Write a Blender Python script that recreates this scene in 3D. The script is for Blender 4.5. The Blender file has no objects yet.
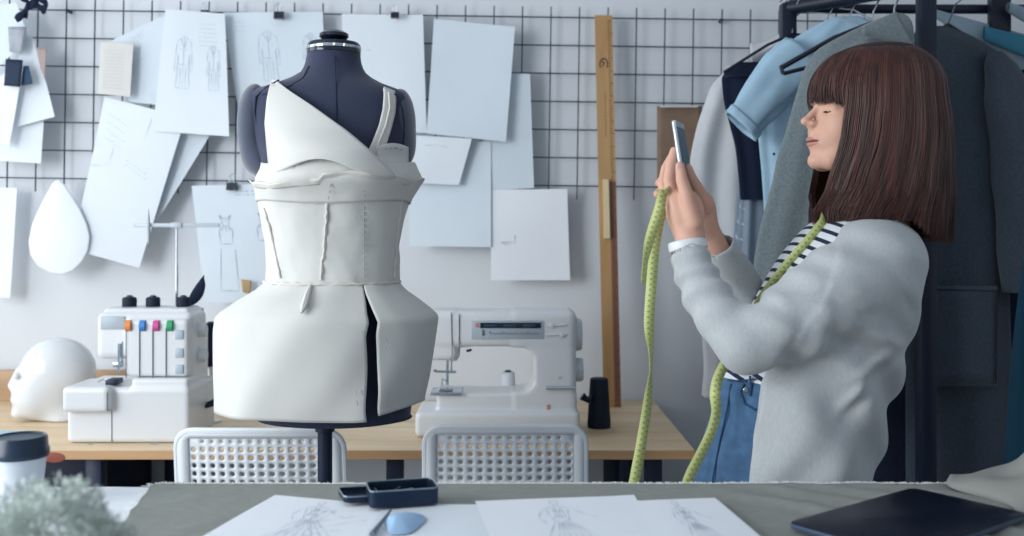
import bpy, bmesh, math, random
import numpy as np
from mathutils import Vector, Matrix, noise as mnoise

PI = math.pi
R = math.radians
random.seed(7)
rng = np.random.default_rng(5)
sc = bpy.context.scene
C = sc.collection

# ------------------------------------------------------------------ camera
F = 1000.0          # focal length in pixels of the 1024 px wide frame
CZ = 1.31           # camera height
HY = 230.0          # horizon row
cam = bpy.data.cameras.new('camera')
cam.sensor_width = 36.0
cam.lens = 36.0 * F / 1024.0
cam.shift_y = -(268.0 - HY) / 1024.0
cam.clip_start = 0.05
cam.dof.use_dof = True
cam.dof.focus_distance = 2.05
cam.dof.aperture_fstop = 3.4
camo = bpy.data.objects.new('camera', cam)
C.objects.link(camo)
camo.location = (0, 0, CZ)
camo.rotation_euler = (R(90), 0, 0)
sc.camera = camo

# ------------------------------------------------------------------ world and light
w = bpy.data.worlds.new('world')
sc.world = w
w.use_nodes = True
w.node_tree.nodes['Background'].inputs[0].default_value = (0.80, 0.89, 1.0, 1)
w.node_tree.nodes['Background'].inputs[1].default_value = 0.50


def area(name, loc, target, sx, sy, power, col):
    l = bpy.data.lights.new(name, 'AREA')
    l.shape = 'RECTANGLE'
    l.size, l.size_y = sx, sy
    l.energy = power
    l.color = col
    o = bpy.data.objects.new(name, l)
    C.objects.link(o)
    o.location = loc
    o.rotation_euler = (Vector(target) - Vector(loc)).to_track_quat('-Z', 'Y').to_euler()
    return o


# daylight coming through the two tall windows of the left wall
area('window_daylight_rear', (-2.52, 2.35, 1.65), (0.2, 2.35, 1.35), 1.3, 1.7, 17, (0.95, 0.98, 1.0))
area('window_daylight_front', (-2.52, 0.4, 1.65), (0.2, 1.6, 1.25), 1.5, 1.7, 72, (0.95, 0.98, 1.0))

vs = sc.view_settings
vs.view_transform = 'Standard'
vs.look = 'None'
vs.gamma = 1.0
vs.use_curve_mapping = False
vs.exposure = 0.12


# ------------------------------------------------------------------ helpers
def lin(c):
    return c / 12.92 if c <= 0.04045 else ((c + 0.055) / 1.055) ** 2.4


def hexc(h):
    h = h.lstrip('#')
    return tuple(lin(int(h[i:i + 2], 16) / 255.0) for i in (0, 2, 4)) + (1,)


def W(px, py, Y):
    """point of the place seen at photo pixel (px,py) at distance Y"""
    return Vector(((px - 512.0) * Y / F, Y, CZ - (py - HY) * Y / F))


def T(px, py, z=0.9):
    Y = (CZ - z) * F / (py - HY)
    return Vector(((px - 512.0) * Y / F, Y, z))


MATS = {}


def mat(name, col, rough=0.7, metal=0.0, var=0.0, vscale=8.0, bump=0.0, bscale=200.0, bdist=0.002,
        spec=0.4, sheen=0.0, coat=0.0, trans=0.0, col2=None, stretch=(1, 1, 1), detail=3.0, weave=False, alpha=1.0, sss=0.0):
    m = bpy.data.materials.new(name)
    m.use_nodes = True
    nt = m.node_tree
    b = nt.nodes['Principled BSDF']
    b.inputs['Base Color'].default_value = hexc(col)
    b.inputs['Roughness'].default_value = rough
    b.inputs['Metallic'].default_value = metal
    b.inputs['Specular IOR Level'].default_value = spec
    b.inputs['Sheen Weight'].default_value = sheen
    b.inputs['Coat Weight'].default_value = coat
    b.inputs['Transmission Weight'].default_value = trans
    b.inputs['Alpha'].default_value = alpha
    if sss:
        b.inputs['Subsurface Weight'].default_value = sss
        b.inputs['Subsurface Radius'].default_value = (0.02, 0.008, 0.004)
        b.inputs['Subsurface Scale'].default_value = 0.3
    L = nt.links
    tc = nt.nodes.new('ShaderNodeTexCoord')
    mp = nt.nodes.new('ShaderNodeMapping')
    mp.inputs['Scale'].default_value = stretch
    L.new(tc.outputs['Object'], mp.inputs['Vector'])
    if var > 0 or col2:
        n = nt.nodes.new('ShaderNodeTexNoise')
        n.inputs['Scale'].default_value = vscale
        n.inputs['Detail'].default_value = detail
        L.new(mp.outputs[0], n.inputs['Vector'])
        r = nt.nodes.new('ShaderNodeValToRGB')
        c = hexc(col)
        if col2:
            a, d = c, hexc(col2)
        else:
            a = tuple(max(0, x * (1 - var)) for x in c[:3]) + (1,)
            d = tuple(min(1, x * (1 + var)) for x in c[:3]) + (1,)
        r.color_ramp.elements[0].position = 0.35
        r.color_ramp.elements[1].position = 0.65
        r.color_ramp.elements[0].color = a
        r.color_ramp.elements[1].color = d
        L.new(n.outputs['Fac'], r.inputs['Fac'])
        L.new(r.outputs['Color'], b.inputs['Base Color'])
    if bump > 0:
        n2 = nt.nodes.new('ShaderNodeTexNoise')
        n2.inputs['Scale'].default_value = bscale
        n2.inputs['Detail'].default_value = 2.0
        L.new(mp.outputs[0], n2.inputs['Vector'])
        bp = nt.nodes.new('ShaderNodeBump')
        bp.inputs['Strength'].default_value = bump
        bp.inputs['Distance'].default_value = bdist
        L.new(n2.outputs['Fac'], bp.inputs['Height'])
        L.new(bp.outputs['Normal'], b.inputs['Normal'])
    MATS[name] = m
    return m


def link_obj(name, me, material=None, parent=None, loc=None, smooth=True, sharp=None):
    o = bpy.data.objects.new(name, me)
    C.objects.link(o)
    if material is not None:
        for m in (material if isinstance(material, (list, tuple)) else [material]):
            me.materials.append(m)
    if smooth and hasattr(me, 'polygons'):
        me.polygons.foreach_set('use_smooth', [True] * len(me.polygons))
        if sharp:
            me.set_sharp_from_angle(angle=R(sharp))
    if parent is not None:
        o.parent = parent
        # geometry is given in world space; keep it there whatever the parent's location
        o.matrix_parent_inverse = parent.matrix_basis.inverted()
    if loc is not None:
        o.location = loc
    return o


class MB:
    """collects shapes and links them as one mesh object"""

    def __init__(self):
        self.v, self.f, self.m = [], [], []

    def add(self, v, f, mi=0):
        n = len(self.v)
        self.v += [tuple(p) for p in v]
        self.f += [tuple(i + n for i in q) for q in f]
        self.m += [mi] * len(f)
        return self

    def box(self, lo, hi, bev=0.0, seg=2, M=None, mi=0):
        bm = bmesh.new()
        bmesh.ops.create_cube(bm, size=1)
        for v in bm.verts:
            v.co = Vector([(lo[i] + hi[i]) / 2 + v.co[i] * (hi[i] - lo[i]) for i in range(3)])
        if bev > 0:
            bmesh.ops.bevel(bm, geom=list(bm.edges), offset=bev, segments=seg, profile=0.5, affect='EDGES')
        if M is not None:
            bm.transform(M)
        return self.bm(bm, mi)

    def bm(self, bm, mi=0):
        bm.verts.index_update()
        self.add([v.co.copy() for v in bm.verts], [[v.index for v in f.verts] for f in bm.faces], mi)
        bm.free()
        return self

    def tube(self, pts, rad, n=8, mi=0, closed=False, flat=1.0):
        pts = [Vector(p) for p in pts]
        if not hasattr(rad, '__len__'):
            rad = [rad] * len(pts)
        rings = []
        up = None
        for i, p in enumerate(pts):
            a = pts[max(0, i - 1)] if not closed else pts[i - 1]
            b = pts[min(len(pts) - 1, i + 1)] if not closed else pts[(i + 1) % len(pts)]
            t = (b - a).normalized()
            if up is None:
                up = Vector((0, 0, 1)) if abs(t.z) < 0.9 else Vector((1, 0, 0))
            s = t.cross(up).normalized()
            up = s.cross(t).normalized()
            rings.append([p + s * math.cos(2 * PI * k / n) * rad[i] + up * math.sin(2 * PI * k / n) * rad[i] * flat
                          for k in range(n)])
        v = [q for r_ in rings for q in r_]
        f = []
        m = len(pts)
        for i in range(m if closed else m - 1):
            j = (i + 1) % m
            for k in range(n):
                l = (k + 1) % n
                f.append((i * n + k, i * n + l, j * n + l, j * n + k))
        if not closed:
            f.append(tuple(range(n - 1, -1, -1)))
            f.append(tuple((m - 1) * n + k for k in range(n)))
        return self.add(v, f, mi)

    def lathe(self, prof, n=32, M=None, mi=0):
        v, f = [], []
        for (r_, z) in prof:
            for k in range(n):
                a = 2 * PI * k / n
                p = Vector((r_ * math.cos(a), r_ * math.sin(a), z))
                v.append(M @ p if M is not None else p)
        for i in range(len(prof) - 1):
            for k in range(n):
                l = (k + 1) % n
                f.append((i * n + k, i * n + l, (i + 1) * n + l, (i + 1) * n + k))
        if prof[0][0] > 1e-5:
            f.append(tuple(range(n - 1, -1, -1)))
        if prof[-1][0] > 1e-5:
            f.append(tuple((len(prof) - 1) * n + k for k in range(n)))
        return self.add(v, f, mi)

    def grid(self, nu, nv, fn, mi=0, closed_u=False):
        v = [fn(i / (nu if closed_u else nu - 1), j / (nv - 1)) for j in range(nv) for i in range(nu)]
        f = []
        for j in range(nv - 1):
            for i in range(nu if closed_u else nu - 1):
                k = (i + 1) % nu
                f.append((j * nu + i, j * nu + k, (j + 1) * nu + k, (j + 1) * nu + i))
        return self.add(v, f, mi)

    def ribbon(self, pts, widths, mi=0):
        """pts: centre points, widths: half-width vectors"""
        v = []
        for p, h in zip(pts, widths):
            v += [Vector(p) - Vector(h), Vector(p) + Vector(h)]
        f = [(2 * i, 2 * i + 1, 2 * i + 3, 2 * i + 2) for i in range(len(pts) - 1)]
        return self.add(v, f, mi)

    def mesh(self, name):
        me = bpy.data.meshes.new(name)
        me.from_pydata(self.v, [], self.f)
        if any(self.m):
            me.polygons.foreach_set('material_index', self.m)
        me.update()
        return me

    def build(self, name, material, parent=None, smooth=True, sharp=40, solid=0.0, sub=0, offset=0.0):
        bmx = bmesh.new()
        me = self.mesh(name)
        bmx.from_mesh(me)
        bmesh.ops.remove_doubles(bmx, verts=bmx.verts, dist=1e-6)
        if solid == 0:
            bmesh.ops.recalc_face_normals(bmx, faces=bmx.faces)
        bmx.to_mesh(me)
        bmx.free()
        o = link_obj(name, me, material, parent, smooth=smooth, sharp=sharp)
        if solid:
            md = o.modifiers.new('solid', 'SOLIDIFY')
            md.thickness = solid
            md.offset = offset
        if sub:
            md = o.modifiers.new('sub', 'SUBSURF')
            md.levels = md.render_levels = sub
        return o


def tag(o, label, cat, group=None, kind=None):
    o['label'] = label
    o['category'] = cat
    if group:
        o['group'] = group
    if kind:
        o['kind'] = kind
    return o


def empty(name, loc, label, cat, group=None):
    o = bpy.data.objects.new(name, None)
    o.empty_display_size = 0.05
    C.objects.link(o)
    o.location = loc
    return tag(o, label, cat, group)


def struct(o):
    o['kind'] = 'structure'
    return o


def copy_tree(o, parent=None):
    c = o.copy()
    C.objects.link(c)
    if parent is not None:
        c.parent = parent
        c.matrix_parent_inverse = o.matrix_parent_inverse.copy()
    for ch in [x for x in bpy.data.objects if x.parent == o]:
        copy_tree(ch, c)
    return c


def crom(xs, ys, x):
    """smooth interpolation, arrays ok"""
    xs = np.asarray(xs, float)
    ys = np.asarray(ys, float)
    if xs[0] > xs[-1]:
        xs, ys = xs[::-1], ys[::-1]
    x = np.clip(x, xs[0], xs[-1])
    i = np.clip(np.searchsorted(xs, x) - 1, 0, len(xs) - 2)
    d = np.diff(ys) / np.diff(xs)
    m = np.empty(len(xs))
    m[0], m[-1] = d[0], d[-1]
    for k in range(1, len(xs) - 1):
        m[k] = 0 if d[k - 1] * d[k] <= 0 else 2 * d[k - 1] * d[k] / (d[k - 1] + d[k])
    h = xs[i + 1] - xs[i]
    t = (x - xs[i]) / h
    return ((2 * t ** 3 - 3 * t ** 2 + 1) * ys[i] + (t ** 3 - 2 * t ** 2 + t) * h * m[i]
            + (-2 * t ** 3 + 3 * t ** 2) * ys[i + 1] + (t ** 3 - t ** 2) * h * m[i + 1])


# --- signed distance fields -> mesh (surface nets)
def nets(fun, lo, hi, h):
    lo = np.array(lo, float)
    hi = np.array(hi, float)
    n = np.ceil((hi - lo) / h).astype(int) + 1
    ax = [(lo[i] + h * np.arange(n[i])).astype(np.float32) for i in range(3)]
    X, Y, Z = np.meshgrid(*ax, indexing='ij', sparse=True)
    Fv = np.broadcast_to(fun(X, Y, Z), tuple(n)).astype(np.float32)
    S = Fv < 0
    cn = n - 1
    P = np.zeros(tuple(cn) + (3,), np.float32)
    cnt = np.zeros(tuple(cn), np.int16)
    for a in range(3):
        b, c = [k for k in range(3) if k != a]
        for ob in (0, 1):
            for oc in (0, 1):
                s0 = [None] * 3
                s0[a] = slice(0, cn[a])
                s0[b] = slice(ob, ob + cn[b])
                s0[c] = slice(oc, oc + cn[c])
                s1 = list(s0)
                s1[a] = slice(1, 1 + cn[a])
                f0, f1 = Fv[tuple(s0)], Fv[tuple(s1)]
                cr = S[tuple(s0)] != S[tuple(s1)]
                t = np.where(cr, f0 / np.where(cr, f0 - f1, 1), 0)
                P[..., a] += t
                P[..., b] += cr * ob
                P[..., c] += cr * oc
                cnt += cr
    act = cnt > 0
    idx = np.full(tuple(cn), -1, np.int64)
    idx[act] = np.arange(act.sum())
    V = np.argwhere(act) + P[act] / cnt[act][:, None]
    V = lo + h * V
    faces = []
    for a in range(3):
        b, c = (a + 1) % 3, (a + 2) % 3
        s0 = [slice(0, n[k]) for k in range(3)]
        s0[b] = slice(1, cn[b])
        s0[c] = slice(1, cn[c])
        s1 = list(s0)
        s0[a] = slice(0, cn[a])
        s1[a] = slice(1, n[a])
        A, B = S[tuple(s0)], S[tuple(s1)]
        q = np.argwhere(A != B)
        if len(q) == 0:
            continue
        inside = A[tuple(q.T)]
        q[:, b] += 1
        q[:, c] += 1
        g = []
        for (db, dc) in ((1, 1), (0, 1), (0, 0), (1, 0)):
            k = q.copy()
            k[:, b] -= db
            k[:, c] -= dc
            g.append(idx[tuple(k.T)])
        g = np.stack(g, 1)
        g[~inside] = g[~inside][:, ::-1]
        faces.append(g)
    Fc = np.concatenate(faces)
    Fc = Fc[(Fc >= 0).all(1)]
    return V, Fc


def np_mesh(name, V, Fc):
    me = bpy.data.meshes.new(name)
    me.vertices.add(len(V))
    me.vertices.foreach_set('co', np.asarray(V, np.float32).ravel())
    me.loops.add(len(Fc) * 4)
    me.loops.foreach_set('vertex_index', np.asarray(Fc, np.int32).ravel())
    me.polygons.add(len(Fc))
    me.polygons.foreach_set('loop_start', np.arange(0, len(Fc) * 4, 4, dtype=np.int32))
    me.update(calc_edges=True)
    me.validate()
    return me


def smin(a, b, k):
    h = np.clip(0.5 + 0.5 * (b - a) / k, 0, 1)
    return b + (a - b) * h - k * h * (1 - h)


def smax(a, b, k):
    return -smin(-a, -b, k)


def ell(X, Y, Z, c, r):
    q = np.sqrt(((X - c[0]) / r[0]) ** 2 + ((Y - c[1]) / r[1]) ** 2 + ((Z - c[2]) / r[2]) ** 2)
    g = np.sqrt(((X - c[0]) / r[0] ** 2) ** 2 + ((Y - c[1]) / r[1] ** 2) ** 2 + ((Z - c[2]) / r[2] ** 2) ** 2)
    return q * (q - 1) / np.maximum(g, 1e-4)


def cap(X, Y, Z, a, b, ra, rb):
    a = np.array(a, float)
    b = np.array(b, float)
    d = b - a
    L2 = d.dot(d)
    t = np.clip(((X - a[0]) * d[0] + (Y - a[1]) * d[1] + (Z - a[2]) * d[2]) / L2, 0, 1)
    return np.sqrt((X - a[0] - t * d[0]) ** 2 + (Y - a[1] - t * d[1]) ** 2 + (Z - a[2] - t * d[2]) ** 2) - (ra + (rb - ra) * t)


def rbox(X, Y, Z, c, hs, r):
    qx = np.abs(X - c[0]) - (hs[0] - r)
    qy = np.abs(Y - c[1]) - (hs[1] - r)
    qz = np.abs(Z - c[2]) - (hs[2] - r)
    return (np.sqrt(np.maximum(qx, 0) ** 2 + np.maximum(qy, 0) ** 2 + np.maximum(qz, 0) ** 2)
            + np.minimum(np.maximum(qx, np.maximum(qy, qz)), 0) - r)


# ------------------------------------------------------------------ materials
wallm = mat('painted_wall', '#d7dce2', 0.85, var=0.02, vscale=1.5, bump=0.08, bscale=60)
floorm = mat('floor_boards', '#8d8f92', 0.5, var=0.12, vscale=3, stretch=(1, 8, 1))
paper = mat('white_paper', '#dde5ec', 0.75, var=0.012, vscale=6, bump=0.12, bscale=9, bdist=0.006)
paper2 = mat('tracing_paper', '#d3dee7', 0.6, var=0.02, vscale=5, bump=0.18, bscale=8, bdist=0.008)
paperw = mat('bright_paper', '#e8edf3', 0.75, var=0.01, vscale=6, bump=0.1, bscale=8, bdist=0.005)
papere = mat('beige_paper', '#d3d2cf', 0.8, var=0.03, vscale=12)
kraft = mat('kraft_board', '#86705f', 0.8, var=0.08, vscale=20, bump=0.1, bscale=80)
ink = mat('pencil_line', '#8794a3', 0.8)
ink2 = mat('faint_pencil_line', '#b4c0cd', 0.8)
wire = mat('dark_wire', '#31424f', 0.5, metal=0.2)
navyfab = mat('navy_form_fabric', '#2a334c', 0.85, var=0.06, vscale=150, bump=0.15, bscale=500, sheen=0.25)
navydk = mat('navy_seam', '#121f3b', 0.8)
blackgl = mat('black_gloss', '#10182a', 0.18, spec=0.6)
muslin = mat('neoprene_muslin', '#cfd0cc', 0.8, var=0.015, vscale=12, bump=0.1, bscale=350, sheen=0.15)
muslin_e = mat('muslin_edge', '#d3d1c9', 0.8)
thread = mat('basting_thread', '#9fa2a2', 0.8)
whitepl = mat('white_plastic', '#d9dcdf', 0.28, spec=0.5)
whitepl2 = mat('chair_plastic', '#dde3e8', 0.45)
greypl = mat('grey_plastic', '#a9b5bf', 0.4)
seamg = mat('panel_gap', '#5d6770', 0.6)
chrome = mat('chrome', '#b9c3cc', 0.2, metal=0.9)
darkmetal = mat('dark_navy_metal', '#15233c', 0.45, metal=0.1)
rackm = mat('rack_metal', '#101b2e', 0.4)
navythread = mat('navy_thread', '#0e1a30', 0.7, bump=0.4, bscale=400, stretch=(0.02, 0.02, 1))
foam = mat('glossy_white_head', '#dcdfe2', 0.22, spec=0.6, coat=0.3)
gold = mat('pale_gold', '#e3d0a8', 0.4, metal=0.15)
linen = mat('greige_linen', '#8c908b', 0.9, var=0.05, vscale=60, bump=0.3, bscale=600, detail=6)
fringe_m = mat('fringe_thread', '#e4e6e2', 0.9)
tintm = mat('tin_metal', '#223247', 0.3, metal=0.5)
tinrim = mat('tin_rim', '#9fb0bb', 0.3, metal=0.8)
tabletm = mat('tablet_black', '#0a1426', 0.28, spec=0.22)
tabedge = mat('tablet_edge', '#5a6a84', 0.3, metal=0.6)
bluesw = mat('pale_blue_cloth', '#9dbfe0', 0.5, var=0.05, vscale=20)
cupm = mat('cup_paper', '#c9d2da', 0.6)
lidm = mat('cup_lid', '#1d2f44', 0.35)
mossm = mat('grey_green_foliage', '#d0d9d4', 0.9, var=0.25, vscale=30)
cardig = mat('heather_knit', '#b4b9bc', 0.95, var=0.045, vscale=130, bump=0.2, bscale=260, sheen=0.3, detail=5, stretch=(2, 2, .5))
skin = mat('skin', '#d6a893', 0.55, var=0.03, vscale=25, sss=0.08)
lipm = mat('lips', '#b97f76', 0.5)
hairm = mat('auburn_hair', '#42201a', 0.42, var=0.42, vscale=90, stretch=(1, 1, 0.05), spec=0.5)
hairb = mat('hair_underlayer', '#2c1814', 0.7)
denim = mat('blue_denim', '#436486', 0.9, var=0.16, vscale=45, bump=0.3, bscale=500, detail=6)
denimd = mat('denim_seam', '#27476b', 0.9)
watchm = mat('white_rubber', '#dfe3e6', 0.4)
phonem = mat('silver_phone', '#c8d3da', 0.25, metal=0.4)
screenm = mat('phone_glass', '#35566d', 0.08, spec=0.8)
shirtw = mat('pale_cotton', '#d0d3d7', 0.9, var=0.02, vscale=30, bump=0.15, bscale=300)
shirtg = mat('blue_grey_cotton', '#8e9cab', 0.9, var=0.04, vscale=30, bump=0.15, bscale=300)
shirtb = mat('light_blue_cotton', '#a8c8dd', 0.9, var=0.03, vscale=30, bump=0.15, bscale=300)
navyc = mat('navy_cloth', '#111d36', 0.95, var=0.1, vscale=40)
darkc = mat('dark_navy_wool', '#111d33', 0.95, var=0.15, vscale=60)
woolg = mat('grey_wool', '#6f7a7e', 0.98, var=0.13, vscale=150, bump=0.4, bscale=300, sheen=0.2, detail=6)
woold = mat('dark_grey_wool', '#384350', 0.98, var=0.14, vscale=150, bump=0.4, bscale=300, sheen=0.2, detail=6)
paleb = mat('pale_grey_blue_cloth', '#8ba0ad', 0.9, var=0.03, vscale=20)
tealm = mat('teal_cloth', '#3f7f98', 0.9, var=0.05, vscale=20)
orange = mat('orange_dial', '#e08a4f', 0.5)
bluep = mat('blue_dial', '#3d84c4', 0.5)
pinkp = mat('pink_dial', '#cc4f93', 0.5)
greenp = mat('green_dial', '#2f9c6b', 0.5)
shoem = mat('shoe_leather', '#3a3a44', 0.5)


def woodmat(name, c1, c2, axis='x', scale=1.0, rough=0.45):
    m = bpy.data.materials.new(name)
    m.use_nodes = True
    nt = m.node_tree
    L = nt.links
    b = nt.nodes['Principled BSDF']
    b.inputs['Roughness'].default_value = rough
    tc = nt.nodes.new('ShaderNodeTexCoord')
    mp = nt.nodes.new('ShaderNodeMapping')
    s = {'x': (0.5, 9, 9), 'z': (9, 9, 0.6)}[axis]
    mp.inputs['Scale'].default_value = tuple(k * scale for k in s)
    L.new(tc.outputs['Object'], mp.inputs[0])
    n = nt.nodes.new('ShaderNodeTexNoise')
    n.inputs['Scale'].default_value = 2.2
    n.inputs['Detail'].default_value = 6
    n.inputs['Distortion'].default_value = 0.6
    L.new(mp.outputs[0], n.inputs['Vector'])
    r = nt.nodes.new('ShaderNodeValToRGB')
    r.color_ramp.elements[0].position = 0.32
    r.color_ramp.elements[1].position = 0.68
    r.color_ramp.elements[0].color = hexc(c1)
    r.color_ramp.elements[1].color = hexc(c2)
    L.new(n.outputs['Fac'], r.inputs[0])
    # a few knots
    vo = nt.nodes.new('ShaderNodeTexVoronoi')
    vo.inputs['Scale'].default_value = 3.1
    mp2 = nt.nodes.new('ShaderNodeMapping')
    mp2.inputs['Scale'].default_value = (0.8, 2.2, 2.2) if axis == 'x' else (2, 2, 0.8)
    L.new(tc.outputs['Object'], mp2.inputs[0])
    L.new(mp2.outputs[0], vo.inputs['Vector'])
    r2 = nt.nodes.new('ShaderNodeValToRGB')
    r2.color_ramp.elements[0].position = 0.03
    r2.color_ramp.elements[1].position = 0.09
    r2.color_ramp.elements[0].color = (0.35, 0.2, 0.13, 1)
    r2.color_ramp.elements[1].color = (1, 1, 1, 1)
    L.new(vo.outputs['Distance'], r2.inputs[0])
    mx = nt.nodes.new('ShaderNodeMixRGB')
    mx.blend_type = 'MULTIPLY'
    mx.inputs[0].default_value = 0.8
    L.new(r.outputs[0], mx.inputs[1])
    L.new(r2.outputs[0], mx.inputs[2])
    L.new(mx.outputs[0], b.inputs['Base Color'])
    return m


pine = woodmat('pine_top', '#d0b48d', '#e4cfaf', 'x')
pine_e = woodmat('pine_edge', '#b98f66', '#cca67c', 'x')
plankm = woodmat('plank_wood', '#a98a6b', '#bb9d7d', 'x')
rulerl = woodmat('ruler_light_wood', '#ab8456', '#bc9667', 'z')
rulerd = woodmat('ruler_red_wood', '#7f5546', '#8f6452', 'z')


def mathn(nt, op, a, b=None, c=None):
    n = nt.nodes.new('ShaderNodeMath')
    n.operation = op
    for i, v in enumerate((a, b, c)):
        if v is None:
            continue
        if isinstance(v, (int, float)):
            n.inputs[i].default_value = v
        else:
            nt.links.new(v, n.inputs[i])
    return n.outputs[0]


def stripe_material():
    m = bpy.data.materials.new('breton_stripes')
    m.use_nodes = True
    nt = m.node_tree
    b = nt.nodes['Principled BSDF']
    b.inputs['Roughness'].default_value = 0.9
    tc = nt.nodes.new('ShaderNodeTexCoord')
    sp = nt.nodes.new('ShaderNodeSeparateXYZ')
    nt.links.new(tc.outputs['Object'], sp.inputs[0])
    h = mathn(nt, 'ADD', sp.outputs['Z'], mathn(nt, 'MULTIPLY', sp.outputs['X'], 0.7))
    s = mathn(nt, 'FRACT', mathn(nt, 'DIVIDE', h, 0.0255))
    d = mathn(nt, 'LESS_THAN', s, 0.38)
    mx = nt.nodes.new('ShaderNodeMixRGB')
    mx.inputs[1].default_value = hexc('#d6dbe0')
    mx.inputs[2].default_value = hexc('#18233f')
    nt.links.new(d, mx.inputs[0])
    nt.links.new(mx.outputs[0], b.inputs['Base Color'])
    return m


def tape_material():
    m = bpy.data.materials.new('tape_measure')
    m.use_nodes = True
    nt = m.node_tree
    b = nt.nodes['Principled BSDF']
    b.inputs['Roughness'].default_value = 0.55
    uv = nt.nodes.new('ShaderNodeUVMap')
    sp = nt.nodes.new('ShaderNodeSeparateXYZ')
    nt.links.new(uv.outputs[0], sp.inputs[0])
    u, v = sp.outputs['X'], sp.outputs['Y']      # u metres along, v 0..1 across
    f1 = mathn(nt, 'LESS_THAN', mathn(nt, 'FRACT', mathn(nt, 'DIVIDE', u, 0.01)), 0.16)
    e1 = mathn(nt, 'GREATER_THAN', v, 0.62)
    t1 = mathn(nt, 'MULTIPLY', f1, e1)
    f2 = mathn(nt, 'LESS_THAN', mathn(nt, 'FRACT', mathn(nt, 'DIVIDE', u, 0.005)), 0.2)
    t2 = mathn(nt, 'MULTIPLY', f2, mathn(nt, 'LESS_THAN', v, 0.22))
    fx = mathn(nt, 'FRACT', mathn(nt, 'DIVIDE', u, 0.01))
    f3 = mathn(nt, 'MULTIPLY', mathn(nt, 'LESS_THAN', mathn(nt, 'ABSOLUTE', mathn(nt, 'SUBTRACT', fx, 0.55)), 0.22),
               mathn(nt, 'LESS_THAN', mathn(nt, 'ABSOLUTE', mathn(nt, 'SUBTRACT', v, 0.42)), 0.13))
    t = mathn(nt, 'MAXIMUM', mathn(nt, 'MAXIMUM', t1, t2), f3)
    mx = nt.nodes.new('ShaderNodeMixRGB')
    mx.inputs[1].default_value = hexc('#c2ca84')
    mx.inputs[2].default_value = hexc('#98a263')
    nt.links.new(t, mx.inputs[0])
    nt.links.new(mx.outputs[0], b.inputs['Base Color'])
    return m


stripes = stripe_material()
tapem = tape_material()

# ------------------------------------------------------------------ room
YW = 3.42
struct(MB().box((-2.75, YW, 0), (2.35, YW + 0.15, 2.9)).build('wall_back', wallm))
struct(MB().box((2.2, -1.6, 0), (2.35, YW, 2.9)).build('wall_right', wallm))
struct(MB().box((-2.75, -1.6, -0.1), (2.35, YW + 0.15, 0)).build('floor', floorm))
struct(MB().box((-2.75, -1.6, 2.9), (2.35, YW + 0.15, 3.0)).build('ceiling', wallm))
wl = MB()
WIN = [(-0.45, 1.25), (1.65, 3.05)]
zs = (0.75, 2.55)
wl.box((-2.75, -1.6, 0), (-2.6, YW, zs[0]))
wl.box((-2.75, -1.6, zs[1]), (-2.6, YW, 2.9))
wl.box((-2.75, -1.6, zs[0]), (-2.6, WIN[0][0], zs[1]))
wl.box((-2.75, WIN[0][1], zs[0]), (-2.6, WIN[1][0], zs[1]))
wl.box((-2.75, WIN[1][1], zs[0]), (-2.6, YW, zs[1]))
struct(wl.build('wall_left', wallm))
for i, (a, b) in enumerate(WIN):
    m = MB()
    for (y0, y1, z0, z1) in ((a, b, zs[0], zs[0] + .06), (a, b, zs[1] - .06, zs[1]), (a, a + .06, zs[0], zs[1]),
                             (b - .06, b, zs[0], zs[1]), ((a + b) / 2 - .03, (a + b) / 2 + .03, zs[0], zs[1])):
        m.box((-2.72, y0, z0), (-2.66, y1, z1), 0.006)
    struct(m.build('window_%d' % (i + 1), whitepl))
struct(MB().box((-2.6, YW - 0.015, 0), (2.2, YW, 0.09), 0.004).build('baseboard_back', whitepl))

# ------------------------------------------------------------------ wall grid
YG = 3.385
GS = 0.0285 * YG
tilt = -0.0145
org = W(636.5, 18.5, YG)
ca, sa = math.cos(tilt), math.sin(tilt)


def gp(u, v):      # u metres right of column at x=640, v metres up from the top row
    return Vector((org.x + u * ca - v * sa, YG, org.z + u * sa + v * ca))


g = empty('wire_wall_grid', (org.x, YG, org.z), 'large dark wire grid panel fixed on the white back wall', 'wire grid')
c0, c1 = -23, 8
mbg = MB()
GV = 0.02805 * YG
for r_ in range(7):
    mbg.tube([gp((c0 - .1) * GS, -r_ * GV), gp((c1 + .15) * GS, -r_ * GV)], 0.0025, 6)
for c in range(c0, c1 + 1):
    if abs(c * GS) < 9:
        mbg.tube([gp(c * GS, 0.036), gp(c * GS, -6 * GV - 0.045)], 0.0025, 6)
mbg.build('wire_mesh', wire, g)
for c in (-20, -8, 3):
    p = gp(c * GS, 0)
    MB().tube([p, p + Vector((0, YW - YG + .002, 0))], 0.006, 8).build('wall_hook', wire, g)


# ------------------------------------------------------------------ papers
def bil(q, u, v):
    return (q[0] * (1 - u) + q[1] * u) * (1 - v) + (q[3] * (1 - u) + q[2] * u) * v


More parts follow.
